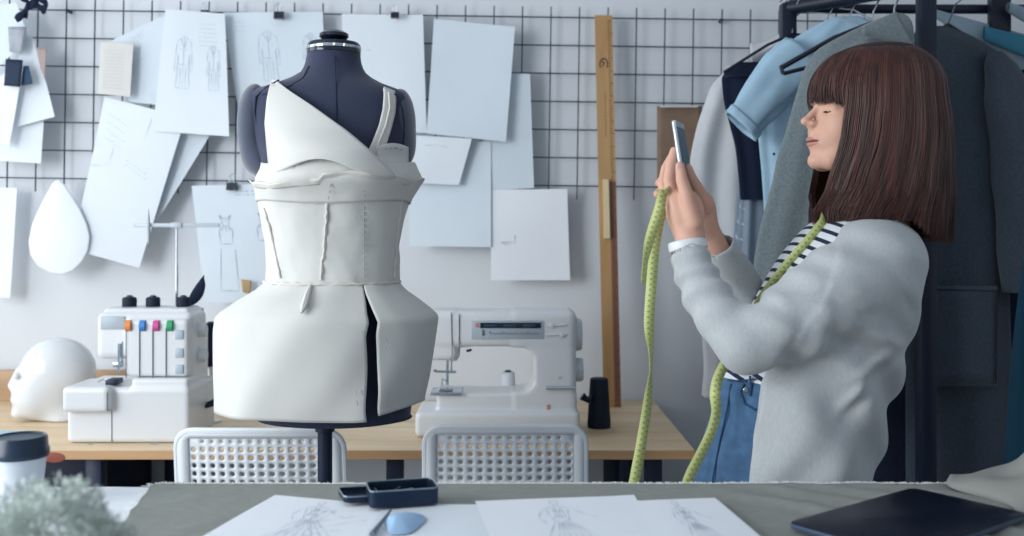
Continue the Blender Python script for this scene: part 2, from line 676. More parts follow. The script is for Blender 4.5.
def sheet(name, q, Y, material, label, cat='paper', group=None, curl=0.012, strokes=None, sm=None, n=14, par=None, sw=0.0011, lift=None,
          seed=0, plane=None, tearoff=0.0):
    """q: four photo corners TL TR BR BL"""
    if plane is None:
        P = [W(a, b, Y) for a, b in q]
        nrm = Vector((0, -1, 0))
    else:
        P = [T(a, b, plane) for a, b in q]
        nrm = Vector((0, 0, 1))
    ph = seed * 1.7

    def pt(u, v, off=0.0):
        p = bil(P, u, v)
        k = curl * (0.55 * math.sin(2.1 * u + ph) * math.sin(2.6 * v + ph * .7) + (v ** 2) * (0.6 + 0.8 * (u - .5) * math.sin(ph + 1)))
        k = abs(k) if plane is not None else k + curl * .5
        return p + nrm * (k + off)
    m = MB()
    m.grid(n, n, lambda u, v: pt(u, v))
    mats = [material]
    if strokes:
        mats.append(sm or ink)
        for st in strokes:
            if len(st) < 2:
                continue
            pts = []
            for (a, b), (c, d) in zip(st[:-1], st[1:]):
                for k in range(4):
                    t = k / 4
                    pts.append((a + (c - a) * t, b + (d - b) * t))
            pts.append(st[-1])
            P3 = [pt(a, b, 0.0007) for a, b in pts]
            ws = []
            for i in range(len(P3)):
                t = (P3[min(i + 1, len(P3) - 1)] - P3[max(i - 1, 0)])
                s = t.cross(nrm)
                s = s.normalized() * sw * (0.6 + 0.4 * math.sin(i * 1.3)) if s.length > 0 else Vector((sw, 0, 0))
                ws.append(s)
            m.ribbon(P3, ws, 1)
    o = m.build(name, mats, par, sharp=None, solid=0)
    if par is None:
        tag(o, label, cat, group)
    return o


def arc(cx, cy, rx, ry, a0, a1, n=8):
    return [(cx + rx * math.cos(R(a0 + (a1 - a0) * k / n)), cy + ry * math.sin(R(a0 + (a1 - a0) * k / n))) for k in range(n + 1)]


def croquis_coat(cx, cy, s, a=1.0):
    """a coat sketch in sheet units"""
    def p(*l):
        return [(cx + x * s, cy + y * s * a) for x, y in l]
    return [p((-.25, -.9), (-.1, -1), (.1, -1), (.25, -.9), (.55, -.75), (.62, -.2), (.66, .35), (.48, .36), (.42, -.3)),
            p((-.25, -.9), (-.55, -.75), (-.62, -.2), (-.66, .35), (-.48, .36), (-.42, -.3)),
            p((-.42, -.3), (-.38, .2), (-.5, 1)), p((.42, -.3), (.38, .2), (.5, 1)), p((-.5, 1), (0, 1.04), (.5, 1)),
            p((0, -.95), (0, 1)), p((-.25, -.9), (0, -.5), (.25, -.9)), p((-.38, .1), (.38, .1)),
            p((-.2, .2), (-.2, 1)), p((.2, .2), (.2, 1)), p((-.3, -.5), (-.15, -.45)), p((.3, -.5), (.15, -.45))]


def croquis_dress(cx, cy, s, a=1.0):
    def p(*l):
        return [(cx + x * s, cy + y * s * a) for x, y in l]
    return [p((-.4, -1), (-.15, -.8), (.15, -.8), (.4, -1)), p((-.4, -1), (-.3, -.6), (-.18, -.3), (-.5, .1)),
            p((.4, -1), (.3, -.6), (.18, -.3), (.5, .1)), p((-.4, -.9), (0, -.55), (.4, -.9)), p((-.18, -.3), (0, -.2), (.18, -.3)),
            p((-.5, .1), (-.42, 1), (.42, 1), (.5, .1)), p((-.15, -.2), (-.35, .15)), p((.15, -.2), (.35, .15)), p((0, -.2), (0, .2))]


def textlines(x0, y0, wd, n, gap, seed=1, sk=0.0):
    rr = random.Random(seed)
    out = []
    for i in range(n):
        x = x0
        while x < x0 + wd:
            l = rr.uniform(.015, .05)
            out.append([(x, y0 + i * gap + sk * (x - x0)), (x + l, y0 + i * gap + rr.uniform(-.004, .004) + sk * (x - x0))])
            x += l + .015
    return out


def binder_clip(px, py, Y, label, s=1.0, up=True):
    c = W(px, py, Y)
    g = empty('binder_clip', c, label, 'clip', 'black binder clips holding papers on the wire grid')
    hw = .017 * s
    b = MB()
    pr = [(-.011, -.014), (.011, -.014), (.004, .012), (-.004, .012)]
    v = []
    for sx in (-hw, hw):
        v += [c + Vector((sx, y_ * s, z_ * s)) for (y_, z_) in pr]
    b.add(v, [(0, 1, 2, 3), (7, 6, 5, 4), (0, 4, 5, 1), (1, 5, 6, 2), (2, 6, 7, 3), (3, 7, 4, 0)])
    b.build('clip_body', blackgl, g)
    for k in ((-1, 1) if s > .9 else (-1,)):
        a = [c + Vector((x * s, k * (.003 + z * .12) * s, z * s)) for x, z in
             ((-.009, .010), (-.005, .022), (-.009, .034), (0, .042), (.009, .034), (.005, .022), (.009, .010))]
        MB().tube(a, .0012, 6).build('wire_arm', chrome, g)
    return g


# draw order: deeper first
PG = 'paper sheets pinned on the wire grid'
sheet('paper_sheet', [(224, 13), (323, 12), (327, 150), (243, 140)], 3.36, paper2, 'sheet with pencil coat sketch right behind the dress form neck', curl=.008,
      strokes=croquis_coat(.42, .33, .17, 1.1) + textlines(.1, .08, .1, 3, .03, 4) + croquis_coat(.86, .30, .12, 1.2), sm=ink2, seed=1)
sheet('paper_sheet', [(342, 14), (423, 15), (427, 133), (345, 135)], 3.36, paper, 'white sheet behind right shoulder of dress form, clipped at its top', curl=.010, seed=2,
      strokes=[[(.3, .3), (.36, .3)], [(.32, .7), (.4, .69)]], sm=ink2)
sheet('paper_sheet', [(475, 72), (530, 74), (534, 188), (489, 191)], 3.355, paper2, 'narrow pale sheet whose right edge pokes out beside the large blank sheet', curl=.008, seed=3)
sheet('paper_sheet', [(408, 140), (491, 142), (491, 247), (410, 246)], 3.345, paper2, 'pale blank sheet right of dress form under a small cut corner sheet', curl=.010, seed=4)
sheet('paper_sheet', [(491, 190), (567, 189), (570, 280), (491, 280)], 3.35, paperw, 'lowest white sheet left of the wooden ruler with a tiny mark', curl=.012, seed=5,
      strokes=[[(.12, .58), (.32, .58)], [(.31, .5), (.31, .6)], [(.14, .6), (.3, .6)]], sm=ink)
sheet('paper_sheet', [(434, 19), (515, 27), (506, 142), (427, 134)], 3.325, paper2, 'large blank sheet hanging tilted at upper centre of the wire grid', curl=.014, seed=6)
sheet('paper_sheet', [(408, 135), (472, 139), (459, 185), (408, 183)], 3.32, paper, 'small sheet with a cut corner beside right bust of dress form', curl=.010, seed=7,
      strokes=[[(.28, .2), (.5, .18), (.68, .22)]], sm=ink2)
# big pattern pieces on the left
sheet('pattern_piece', [(160, 128), (211, 134), (158, 221), (138, 205)], 3.355, paper2, 'narrow slanted pattern piece peeking from behind the big hanging pattern sheet', 'pattern', curl=.006, seed=8)
sheet('pattern_piece', [(105, 97), (187, 118), (140, 268), (74, 249)], 3.335, paper, 'big slanted pattern sheet hanging above the small overlock machine', 'pattern', curl=.014, seed=9,
      strokes=textlines(.1, .1, .25, 4, .05, 8, .2) + textlines(.45, .36, .3, 2, .03, 9, .2) + [[(.0, .45), (.22, .42)], [(.25, .3), (.23, .42)], [(.62, .06), (.6, .2)]], sm=ink2)
sheet('paper_sheet', [(112, 41), (172, 12), (166, 106), (130, 102)], 3.345, paper2, 'pale sheet with printed lines between beige note and coat sketch', curl=.008, seed=10,
      strokes=textlines(.15, .42, .3, 6, .035, 10, 0) + textlines(.3, .1, .2, 4, .03, 11, -.2) + textlines(.6, .85, .3, 4, .03, 12, .2), sm=ink2)
sheet('paper_note', [(101, 42), (134, 44), (131, 97), (98, 94)], 3.315, papere, 'small beige note paper with faint lines on upper left of grid', 'paper', curl=.006, seed=11,
      strokes=textlines(.15, .15, .6, 12, .065, 13), sm=mat('note_line', '#b5b6b6', .8))
sheet('paper_sheet', [(167, 10), (225, 14), (231, 137), (153, 131)], 3.32, paper, 'large front sheet with two pencil coat sketches left of dress form', curl=.014, seed=12,
      strokes=croquis_coat(.35, .42, .20, 1.05) + croquis_coat(.80, .45, .15, 1.2) + textlines(.58, .1, .25, 6, .035, 14), sm=ink2)
# clip-on dress sketches
sheet('paper_sheet', [(192, 186), (278, 183), (280, 303), (206, 302)], 3.345, paper2, 'dress sketch sheet hanging from a clip left of the dress form waist', curl=.010, seed=13,
      strokes=croquis_dress(.36, .38, .17, .72) + croquis_dress(.82, .36, .15, .78) + textlines(.5, .06, .3, 2, .03, 15) +
      [[(.28, .55), (.24, .9), (.48, .9), (.46, .55)]], sm=ink)
# left bottom strip
sheet('pattern_piece', [(-14, 187), (17, 188), (11, 298), (-14, 296)], 3.35, paperw, 'white strip of pattern paper at the left edge below the grid', 'pattern', curl=.006, seed=14)
# upper left cluster
sheet('paper_sheet', [(-14, 72), (47, 66), (44, 164), (-14, 160)], 3.35, paper, 'lowest white sheet of the swatch bunch at upper left', curl=.012, seed=15)
sheet('paper_sheet', [(22, 35), (34, 38), (56, 117), (12, 129)], 3.33, paper, 'pointed white sheet under the colour swatches at upper left', curl=.010, seed=16)
sheet('paper_sheet', [(-14, 6), (17, 3), (30, 40), (-10, 78)], 3.315, paper2, 'top white sheet of the swatch bunch under the navy ribbon', curl=.010, seed=17)
sheet('paper_sheet', [(-12, 86), (25, 60), (10, 146), (-14, 138)], 3.30, paperw, 'bright narrow sheet hanging lowest at the left picture edge', curl=.012, seed=18)


def swatch(q, Y, m, label, seed):
    o = sheet('fabric_swatch', q, Y, m, label, 'swatch', 'fabric swatches pinned at upper left of the wire grid', curl=.004, seed=seed, n=6)
    md = o.modifiers.new('s', 'SOLIDIFY')
    md.thickness = .0012
    return o


swatch([(9, 27), (27, 27), (22, 54), (10, 52)], 3.29, mat('grey_photo', '#9ba0aa', .6, var=.15, vscale=30), 'grey fabric swatch with a white border at upper left', 1)
swatch([(6, 59), (23, 60), (21, 87), (5, 86)], 3.28, mat('navy_swatch', '#182b45', .7), 'square navy fabric swatch below the grey one at upper left', 2)
swatch([(24, 66), (29, 66), (33, 84), (22, 86)], 3.295, mat('slate_swatch', '#33506e', .7), 'small slate blue swatch right beside the square navy one', 3)
swatch([(36, 47), (47, 48), (46, 80), (41, 68)], 3.325, mat('tan_swatch', '#b0a09c', .7), 'pinkish tan swatch on the right side of the swatch bunch', 4)
swatch([(241, 279), (252, 281), (250, 294), (243, 292)], 3.31, mat('ochre_swatch', '#b59a72', .7), 'tiny ochre swatch on the dress sketch sheet beside hip of dress form', 5)

# teardrop pattern piece
prof = [(58, 179), (64, 184), (72, 196), (80, 209), (87, 224), (90, 237), (88, 251), (82, 262), (73, 271), (62, 275), (50, 273), (38, 266),
        (31, 255), (29, 242), (32, 226), (39, 209), (47, 194), (53, 183)]
m = MB()
cx, cy = 60, 236
n = len(prof)
vv = [W(cx, cy, 3.30)]
for k in (0.35, 0.7, 0.95, 1.0):
    for a, b in prof:
        p = W(cx + (a - cx) * k, cy + (b - cy) * k, 3.30 + .012 * k * k)
        vv.append(p)
ff = [(0, 1 + i, 1 + (i + 1) % n) for i in range(n)]
for j in range(3):
    for i in range(n):
        ff.append((1 + j * n + i, 1 + (j + 1) * n + i, 1 + (j + 1) * n + (i + 1) % n, 1 + j * n + (i + 1) % n))
m.add(vv, ff)
o = m.build('pattern_piece', mat('white_card', '#e6edf5', .8), solid=.004, sharp=50)
tag(o, 'white teardrop shaped pattern piece hanging above the white model head', 'pattern')

for (px, py, s, l) in ((395, 15, .8, 'small binder clip above the sheet behind right shoulder of dress form'),
                       (205, 13, .8, 'small binder clip above the two coat sketches left of dress form'),
                       (279, 15, .95, 'binder clip on the sheet just left of the dress form neck'),
                       (232, 186, 1.0, 'binder clip holding the dress sketch sheet at waist height of dress form')):
    binder_clip(px, py, 3.33, l, s)

# navy ribbon bow
m = MB()
Y = 3.28
for pts, wd in (([(16, 20), (24, 12), (32, 4), (44, -6)], .012), ([(30, 2), (38, 6), (46, 10)], .016), ([(40, -4), (46, 4), (42, 12)], .012),
                ([(20, -4), (28, 2), (24, 18)], .010)):
    P3 = []
    for i in range(len(pts) - 1):
        for k in range(4):
            t = k / 4
            P3.append(W(pts[i][0] * (1 - t) + pts[i + 1][0] * t, pts[i][1] * (1 - t) + pts[i + 1][1] * t, Y - .006 * math.sin(i + t * 3)))
    P3.append(W(*pts[-1], Y))
    ws = []
    for i in range(len(P3)):
        t = P3[min(i + 1, len(P3) - 1)] - P3[max(0, i - 1)]
        ws.append(t.cross(Vector((0, 1, 0))).normalized() * wd * (0.8 + .3 * math.sin(i)))
    m.ribbon(P3, ws)
o = m.build('navy_ribbon', navyc, solid=.003)
tag(o, 'knotted navy fabric ribbon at the top left over the wire grid', 'ribbon')

# kraft board behind the phone
m = MB()
m.grid(10, 10, lambda u, v: bil([W(657, 106, 3.34), W(702, 106, 3.34), W(703, 222, 3.34), W(657, 218, 3.34)], u, v) + Vector((0, -.01 * v * v, 0)))
o = m.build('kraft_board', kraft, solid=.004)
tag(o, 'brown kraft cardboard sheet hanging on grid behind the phone', 'cardboard')
m = MB()
m.box(W(660, 107.5, 3.328), W(698, 105.5, 3.322))
m.build('tape_strip', papere, o)

# ------------------------------------------------------------------ wooden ruler
Yt, Yb = 3.35, 3.27
tl, tr, br_, bl = W(594.5, 15.5, Yt), W(612, 15.5, Yt), W(621, 407, Yb), W(603.5, 407, Yb)
bl.z = br_.z = 0.732
gr = empty('wooden_ruler', (bl + br_) / 2, 'long two-tone wooden ruler leaning upright against the wire grid', 'ruler')


def rslab(u0, u1, v0, v1, dy, name, mm, th=.006, par=gr):
    q = [tl, tr, br_, bl]
    a = [bil(q, u0, v0), bil(q, u1, v0), bil(q, u1, v1), bil(q, u0, v1)]
    nv = Vector((0, -1, -.03)).normalized()
    v = [p + nv * dy for p in a] + [p + nv * (dy + th) for p in a]
    return MB().add(v, [(0, 1, 2, 3), (7, 6, 5, 4), (0, 4, 5, 1), (1, 5, 6, 2), (2, 6, 7, 3), (3, 7, 4, 0)]).build(name, mm, par)


rslab(0, 1, 0, .43, 0, 'light_blade', rulerl)
rslab(0, .62, .43, 1, 0, 'light_blade', rulerl)
rslab(.62, 1, .43, 1, 0, 'dark_blade', rulerd)
rslab(.24, .56, .425, .575, .006, 'brass_handle', gold, .014)
m = MB()
q = [tl, tr, br_, bl]
dn = Vector((0, -.0066, 0))
for k in range(150):
    v = .015 + k * .0065
    ln = .30 if k % 5 == 0 else .18
    a, b = bil(q, .72, v) + dn, bil(q, .72 + ln * .8, v) + dn
    m.ribbon([a, b], [Vector((0, 0, .0012))] * 2)
m.build('scale_marks', mat('burnt_mark', '#45301f', .8), gr)
m = MB()
cc = bil(q, .45, .128) + dn * 1.02
pts = [cc + Vector((.013 * math.cos(t), 0, .019 * math.sin(t))) for t in [2 * PI * k / 20 for k in range(21)]]
m.ribbon(pts, [(p - cc).normalized() * .0018 for p in pts])
m.ribbon([cc + Vector((-.006, 0, .010)), cc + Vector((.002, 0, .004)), cc + Vector((-.004, 0, -.008)), cc + Vector((.008, 0, -.002))],
         [Vector((.0022, 0, .001))] * 4)
m.build('stamped_emblem', mat('stamp_ink', '#40322c', .8), gr)
m = MB()
for i in range(14):
    z = .02 + i * .006
    p = bil(q, .5, .20 + i * .0085) + dn
    m.ribbon([p, p + Vector((0, 0, -.006))], [Vector((.0012, 0, 0))] * 2)
m.build('stamped_text', mat('stamp_ink_faint', '#6a4a34', .8), gr)

# ------------------------------------------------------------------ sewing table
TZ = 0.73
TF, TB, TL, TR_ = 2.635, 3.405, -2.1, 0.482
tb = empty('sewing_table', ((TL + TR_) / 2, 3.0, 0), 'long pine topped work table with dark legs against the back wall', 'table')
m = MB()
nb = 7
for k in range(nb):     # the glued boards of the top
    y0 = TF + (TB - TF) * k / nb
    y1 = TF + (TB - TF) * (k + 1) / nb
    m.box((TL, y0 + .0004, TZ - .024), (TR_, y1 - .0004, TZ), 0.001, 1)
m.build('table_top', pine, tb)
MB().box((TL + .0, TF - .0035, TZ - .0245), (TR_, TF, TZ - .0005), .001, 1).build('front_edge', pine_e, tb)
for x in (-1.12, -0.315, 0.38):
    for y in ((TF + .06,) if x == -0.315 else (TF + .06, TB - .1)):
        MB().box((x - .022, y - .022, 0), (x + .022, y + .022, TZ - .0245), .004).build('leg', darkmetal, tb)
MB().box((TL + .05, TB - .12, TZ - .09), (TR_ - .08, TB - .08, TZ - .0245), .003).build('back_rail', darkmetal, tb)
# knot on the front edge
kn = MB()
kc = W(54, 457.5, TF - .004)
kn.lathe([(0.0, .0008), (.025, .0006), (.030, 0)], 20, Matrix.Translation(kc) @ Matrix.Rotation(R(90), 4, 'X') @ Matrix.Diagonal((1, .45, 1, 1)))
kn.build('wood_knot', mat('knot_red', '#8c4a3c', .6), tb)

# dark storage under the table
def drawer_unit(x0, x1, label, cat, y0=2.9, y1=3.3, top=.62):
    g = empty('storage_box', ((x0 + x1) / 2, y0, 0), label, cat)
    MB().box((x0, y0, 0.0), (x1, y1, top), .012).build('box_body', darkc, g)
    for k in range(3):
        z0 = .04 + k * (top - .06) / 3
        d = MB().box((x0 + .015, y0 - .012, z0), (x1 - .015, y0 - .0005, z0 + (top - .1) / 3), .005).build('drawer_front', darkmetal, g)
        MB().box(((x0 + x1) / 2 - .05, y0 - .026, z0 + .08), ((x0 + x1) / 2 + .05, y0 - .0125, z0 + .09), .003).build('handle', chrome, d)
    return g


drawer_unit(-1.62, -1.185, 'dark navy drawer box under the left part of the sewing table', 'drawer unit', top=.685)
drawer_unit(.30, .36, 'slim dark navy box under the right end of the sewing table', 'box', y0=2.95, top=.69)
# plank leaning on the wall
o = MB().box((-1.95, 3.385, TZ + .0005), (-1.278, 3.405, TZ + .105), .002).build('wooden_plank', plankm)
tag(o, 'plain wooden plank standing against the wall behind the model head', 'plank')
# blue paper on the table
o = sheet('paper_sheet', [(-20, 430), (31, 431), (24, 440), (-26, 440)], 0, mat('light_blue_paper', '#a9c8d6', .7), 'light blue paper sheet lying at left on the sewing table', plane=TZ + .001, curl=.004)

# ------------------------------------------------------------------ white model head on table (faces left)
hc = W(54, 378, 3.06)


def headsdf(X, Y, Z):
    x0_, y0_, z = X - hc.x, Y - hc.y, Z - hc.z
    ca_h, sa_h = math.cos(R(24)), math.sin(R(24))
    x, y = x0_ * ca_h + y0_ * sa_h, -x0_ * sa_h + y0_ * ca_h
    d = ell(x, y, z, (.012, 0, .022), (.108, .085, .102))
    d = smin(d, ell(x, y, z, (-.045, 0, -.045), (.072, .064, .080)), .03)
    d = smin(d, cap(x, y, z, (-.098, 0, .026), (-.116, 0, -.014), .007, .010), .022)     # nose
    d = smin(d, ell(x, y, z, (-.104, 0, -.058), (.013, .022, .008)), .014)           # lips
    d = smin(d, ell(x, y, z, (-.098, 0, -.098), (.020, .026, .018)), .02)            # chin
    for s in (-1, 1):
        d = smax(d, -ell(x, y, z, (-.124, s * .034, .022), (.020, .022, .016)), .014)   # eye hollow
        d = smin(d, ell(x, y, z, (-.102, s * .033, .018), (.010, .018, .010)), .008)
    d = smin(d, cap(x, y, z, (.01, 0, -.06), (.03, 0, -.12), .055, .062), .03)
    return smax(d, -(z + .1255), .006)


V, Fc = nets(headsdf, hc - Vector((.16, .12, .15)), hc + Vector((.15, .12, .15)), .0045)
V[:, 2] += (TZ + .0005) - V[:, 2].min()
o = link_obj('model_head', np_mesh('model_head', V, Fc), foam)
tag(o, 'glossy white model head facing left on the sewing table', 'model head')

# ------------------------------------------------------------------ overlock machine
ox, oy = W(137, 439, 2.78).x, 2.715
ov = empty('overlock_machine', (ox, oy + .12, TZ), 'small white overlock machine with coloured tension dials on the sewing table', 'overlock machine')
S1 = 2.80 / 1000.0


def OX(px):
    return (px - 512) * S1


def OZ(py):
    return CZ - (py - HY) * S1


zb = TZ + .001
# base and free platform
def ovbase(X, Y, Z):
    d = rbox(X, Y, Z, ((OX(80) + OX(199)) / 2, oy + .12, (zb + OZ(383)) / 2), ((OX(199) - OX(80)) / 2, .12, (OZ(383) - zb) / 2), .012)
    d2 = rbox(X, Y, Z, ((OX(80) + OX(125)) / 2, oy + .055, (OZ(403) + OZ(383)) / 2), ((OX(125) - OX(80)) / 2, .085, (OZ(383) - OZ(403)) / 2 + .006), .012)
    d = smin(d, d2, .008)
    d3 = rbox(X, Y, Z, ((OX(142) + OX(197)) / 2, oy + .085, (OZ(388) + OZ(377)) / 2), ((OX(197) - OX(142)) / 2, .08, .022), .008)
    return smin(d, d3, .01)


V, Fc = nets(ovbase, (OX(66), oy - .06, zb - .02), (OX(206), oy + .27, OZ(360)), .004)
link_obj('machine_base', np_mesh('machine_base', V, Fc), whitepl, ov)
MB().box((OX(75) + .03, oy + .02, TZ), (OX(196) - .01, oy + .22, zb + .004)).build('foot', darkmetal, ov)
MB().tube([(OX(124), oy - .0005, zb + .004), (OX(124), oy - .0005, OZ(404)), (OX(124), oy - .031, OZ(403)), (OX(124), oy - .031, OZ(386))], .0013, 6).build('door_gap', seamg, ov)


def ovtop(X, Y, Z):
    d = rbox(X, Y, Z, ((OX(101) + OX(196)) / 2, oy + .12, (OZ(312) + OZ(358)) / 2), ((OX(196) - OX(101)) / 2, .07, (OZ(312) - OZ(358)) / 2), .018)
    d = smin(d, rbox(X, Y, Z, ((OX(140) + OX(196)) / 2, oy + .13, (OZ(330) + OZ(392)) / 2), ((OX(196) - OX(140)) / 2, .075, (OZ(330) - OZ(392)) / 2), .012), .012)
    d = smin(d, rbox(X, Y, Z, ((OX(133) + OX(194)) / 2, oy + .10, OZ(346)), ((OX(194) - OX(133)) / 2, .07, (OZ(318) - OZ(374)) / 2), .01), .01)
    d = smin(d, rbox(X, Y, Z, ((OX(106) + OX(190)) / 2, oy + .13, OZ(313)), ((OX(190) - OX(106)) / 2, .06, .014), .008), .008)
    return d


V, Fc = nets(ovtop, (OX(96), oy - .01, OZ(398)), (OX(204), oy + .24, OZ(300)), .004)
link_obj('machine_head', np_mesh('machine_head', V, Fc), whitepl, ov)
yf = oy + .028
for px in (134, 147, 160, 173):
    MB().tube([(OX(px), yf, OZ(326)), (OX(px), yf, OZ(375))], .0014, 6).build('thread_slot', seamg, ov)
MB().box((OX(106), oy + .046, OZ(328)), (OX(130), oy + .05, OZ(315)), .002).build('top_plate', greypl, ov)
for px, mm, nm in ((136, orange, 'orange tension dial'), (150, bluep, 'blue tension dial'), (163.5, pinkp, 'pink tension dial'), (177, greenp, 'green tension dial')):
    M_ = Matrix.Translation((OX(px), yf + .006, OZ(324))) @ Matrix.Rotation(R(90), 4, 'Y')
    d = MB().lathe([(.009, -.0085), (.0155, -.0075), (.0155, .0075), (.009, .0085)], 20, M_).build('tension_dial', mm, ov)
    d['label'] = nm
for py in (332, 350, 366):
    MB().box((OX(182), yf - .002, OZ(py + 5)), (OX(190), yf + .004, OZ(py - 4)), .002).build('stitch_button', greypl, ov)
# right side knobs
for py, r_ in ((331, .019), (356, .021)):
    M_ = Matrix.Translation((OX(196), oy + .11, OZ(py))) @ Matrix.Rotation(R(90), 4, 'Y')
    MB().lathe([(r_, 0), (r_, .016), (r_ * .8, .022)], 24, M_).build('hand_wheel', mat('wheel_white', '#cdd3d8', .35), ov)
# needle bar, presser foot
m = MB()
m.tube([(OX(124), oy + .045, OZ(342)), (OX(124), oy + .045, OZ(372))], .0035, 8)
m.tube([(OX(127), oy + .05, OZ(340)), (OX(127), oy + .05, OZ(365))], .003, 8)
m.box((OX(120), oy + .035, OZ(365)), (OX(128), oy + .055, OZ(360)), .001)
m.build('needle_bar', chrome, ov)
MB().box((OX(116), oy + .01, OZ(381)), (OX(127), oy + .06, OZ(376)), .002).build('presser_foot', darkmetal, ov)
m = MB()
m.tube([W(98, 382, 2.74), W(104, 379, 2.76), W(112, 381, 2.74), W(118, 380, 2.78)], .0018, 6)
m.build('looper_wire', chrome, ov)
# telescopic thread stand
zt = OZ(225)
MB().tube([(OX(163), oy + .20, OZ(320)), (OX(163), oy + .20, OZ(265))], .0042, 8).build('stand_rod', chrome, ov)
MB().tube([(OX(163), oy + .20, OZ(270)), (OX(163), oy + .20, OZ(222))], .0032, 8).build('stand_rod', chrome, ov)
m = MB()
m.box((OX(118), oy + .195, zt - .006), (OX(208), oy + .205, zt + .006), .002)
m.box((OX(157), oy + .19, zt - .008), (OX(169), oy + .21, zt + .008), .003)
m.build('thread_guide_bar', mat('clear_plastic', '#c9d3dc', .3, alpha=.75), ov)
m = MB()
pr = [(0, -.062), (.0035, -.03), (.005, 0), (.0035, .03), (0, .062)]
m.lathe(pr, 12, Matrix.Translation((OX(135), oy + .19, OZ(229))))
m.build('thread_guide', greypl, ov)
m = MB()
m.box((OX(112), oy + .12, OZ(316)), (OX(186), oy + .25, OZ(312)), .003)
m.build('spool_tray', greypl, ov)


def spool(c, r_, h, label, mm=navythread, name='thread_spool', cone=.9):
    g = empty(name, c, label, 'thread spool')
    g['label'] = label
    M_ = Matrix.Translation(c)
    MB().lathe([(r_ * .95, .004), (r_, .008), (r_ * cone, h - .004), (r_ * cone * .8, h)], 28, M_).build('thread_wrap', mm, g)
    MB().lathe([(r_ * .9, 0), (r_ * .98, .002), (r_ * .98, .0045), (r_ * .5, .0046)], 28, M_).build('spool_base', blackgl, g)
    MB().lathe([(r_ * .45, h - .001), (r_ * .45, h + .004), (r_ * .2, h + .006)], 20, M_).build('spool_cap', mat('spool_cap_green', '#2c4a52', .4), g)
    return g


for px, l in ((122, 'leftmost of the three navy thread spools on the overlock machine'),
              (146, 'middle of the three navy thread spools on the overlock machine'),
              (177, 'rightmost of the three navy thread spools on the overlock machine')):
    spool(Vector((OX(px), oy + .14, OZ(312) + .006)), .020, .032, l, cone=1.0)
# big navy cone behind
spool(Vector((W(211, 400, 3.02).x, 3.02, TZ + .17)), .0255, .128, 'large navy thread cone on a peg right of the overlock machine', cone=.82)
g2 = MB()
pc = Vector((W(211, 400, 3.02).x, 3.02, TZ))
g2.lathe([(.03, 0), (.03, .006), (.006, .008), (.006, .165), (.028, .167), (.028, .1695)], 20, Matrix.Translation(pc))
o = g2.build('spool_peg', whitepl)
tag(o, 'white spool stand under the large navy thread cone', 'spool stand')
# navy feather shaped piece standing behind the spools
m = MB()
fe = [W(187, 305, 2.96), W(190, 296, 2.96), W(196, 286, 2.955), W(205, 275, 2.95), W(205, 283, 2.95), W(203, 291, 2.955), W(196, 298, 2.96), W(190, 306, 2.96)]
m.grid(5, 9, lambda u, v: bil([W(187, 306, 2.96), W(190, 307, 2.96), W(205.5, 284, 2.95), W(204, 275, 2.95)], u, v)
       + Vector((-.0 + .012 * math.sin(PI * v) * (u * 2 - 1), -.004 * math.sin(PI * u), -.006 * math.sin(PI * v))))
m.tube([W(188, 306, 2.962), W(187, 330, 2.97), W(186, 348, 2.97)], .0018, 6)
o = m.build('navy_feather', navyc, solid=.002)
tag(o, 'dark navy feather sticking up behind the overlock machine', 'feather')
# scissors / pedal cord right of overlock
m = MB()
m.tube([W(197, 401, 2.9), W(206, 405, 2.88), W(214, 402, 2.86), W(222, 406, 2.85), W(228, 409, 2.85)], [.004, .007, .010, .006, .004], 8)
m.tube([W(199, 408, 2.86), W(207, 406, 2.86), W(216, 404, 2.86)], [.004, .006, .005], 8)
m.box(W(199, 405, 2.87) - Vector((.004, .01, .0)), W(202, 380, 2.87) + Vector((.002, .01, 0)), .003)
o = m.build('power_plug', darkmetal)
tag(o, 'dark plug and cable end beside right side of the overlock machine', 'plug')

# pins on the table
for (a, b, c, d, l) in ((150, 444, 158, 444, 'longer metal pin lying in front of the overlock machine base'), (88, 444, 93, 444, 'short metal pin lying left of the longer one before the overlock machine')):
    o = MB().tube([T(a, b, TZ + .002), T(c, d, TZ + .002)], .0016, 5).build('sewing_pin', chrome)
    tag(o, l, 'pin')

# ------------------------------------------------------------------ sewing machine
my = 2.79
S2 = my / 1000.0


def MX(px):
    return (px - 512) * S2


def MZ(py):
    return CZ - (py - HY) * S2


wheelm = mat('wheel_plastic', '#cfd5da', 0.35)
sm = empty('sewing_machine', (MX(500), my + .09, TZ), 'white sewing machine with control panel on the sewing table behind the chair', 'sewing machine')
yc = my + .09


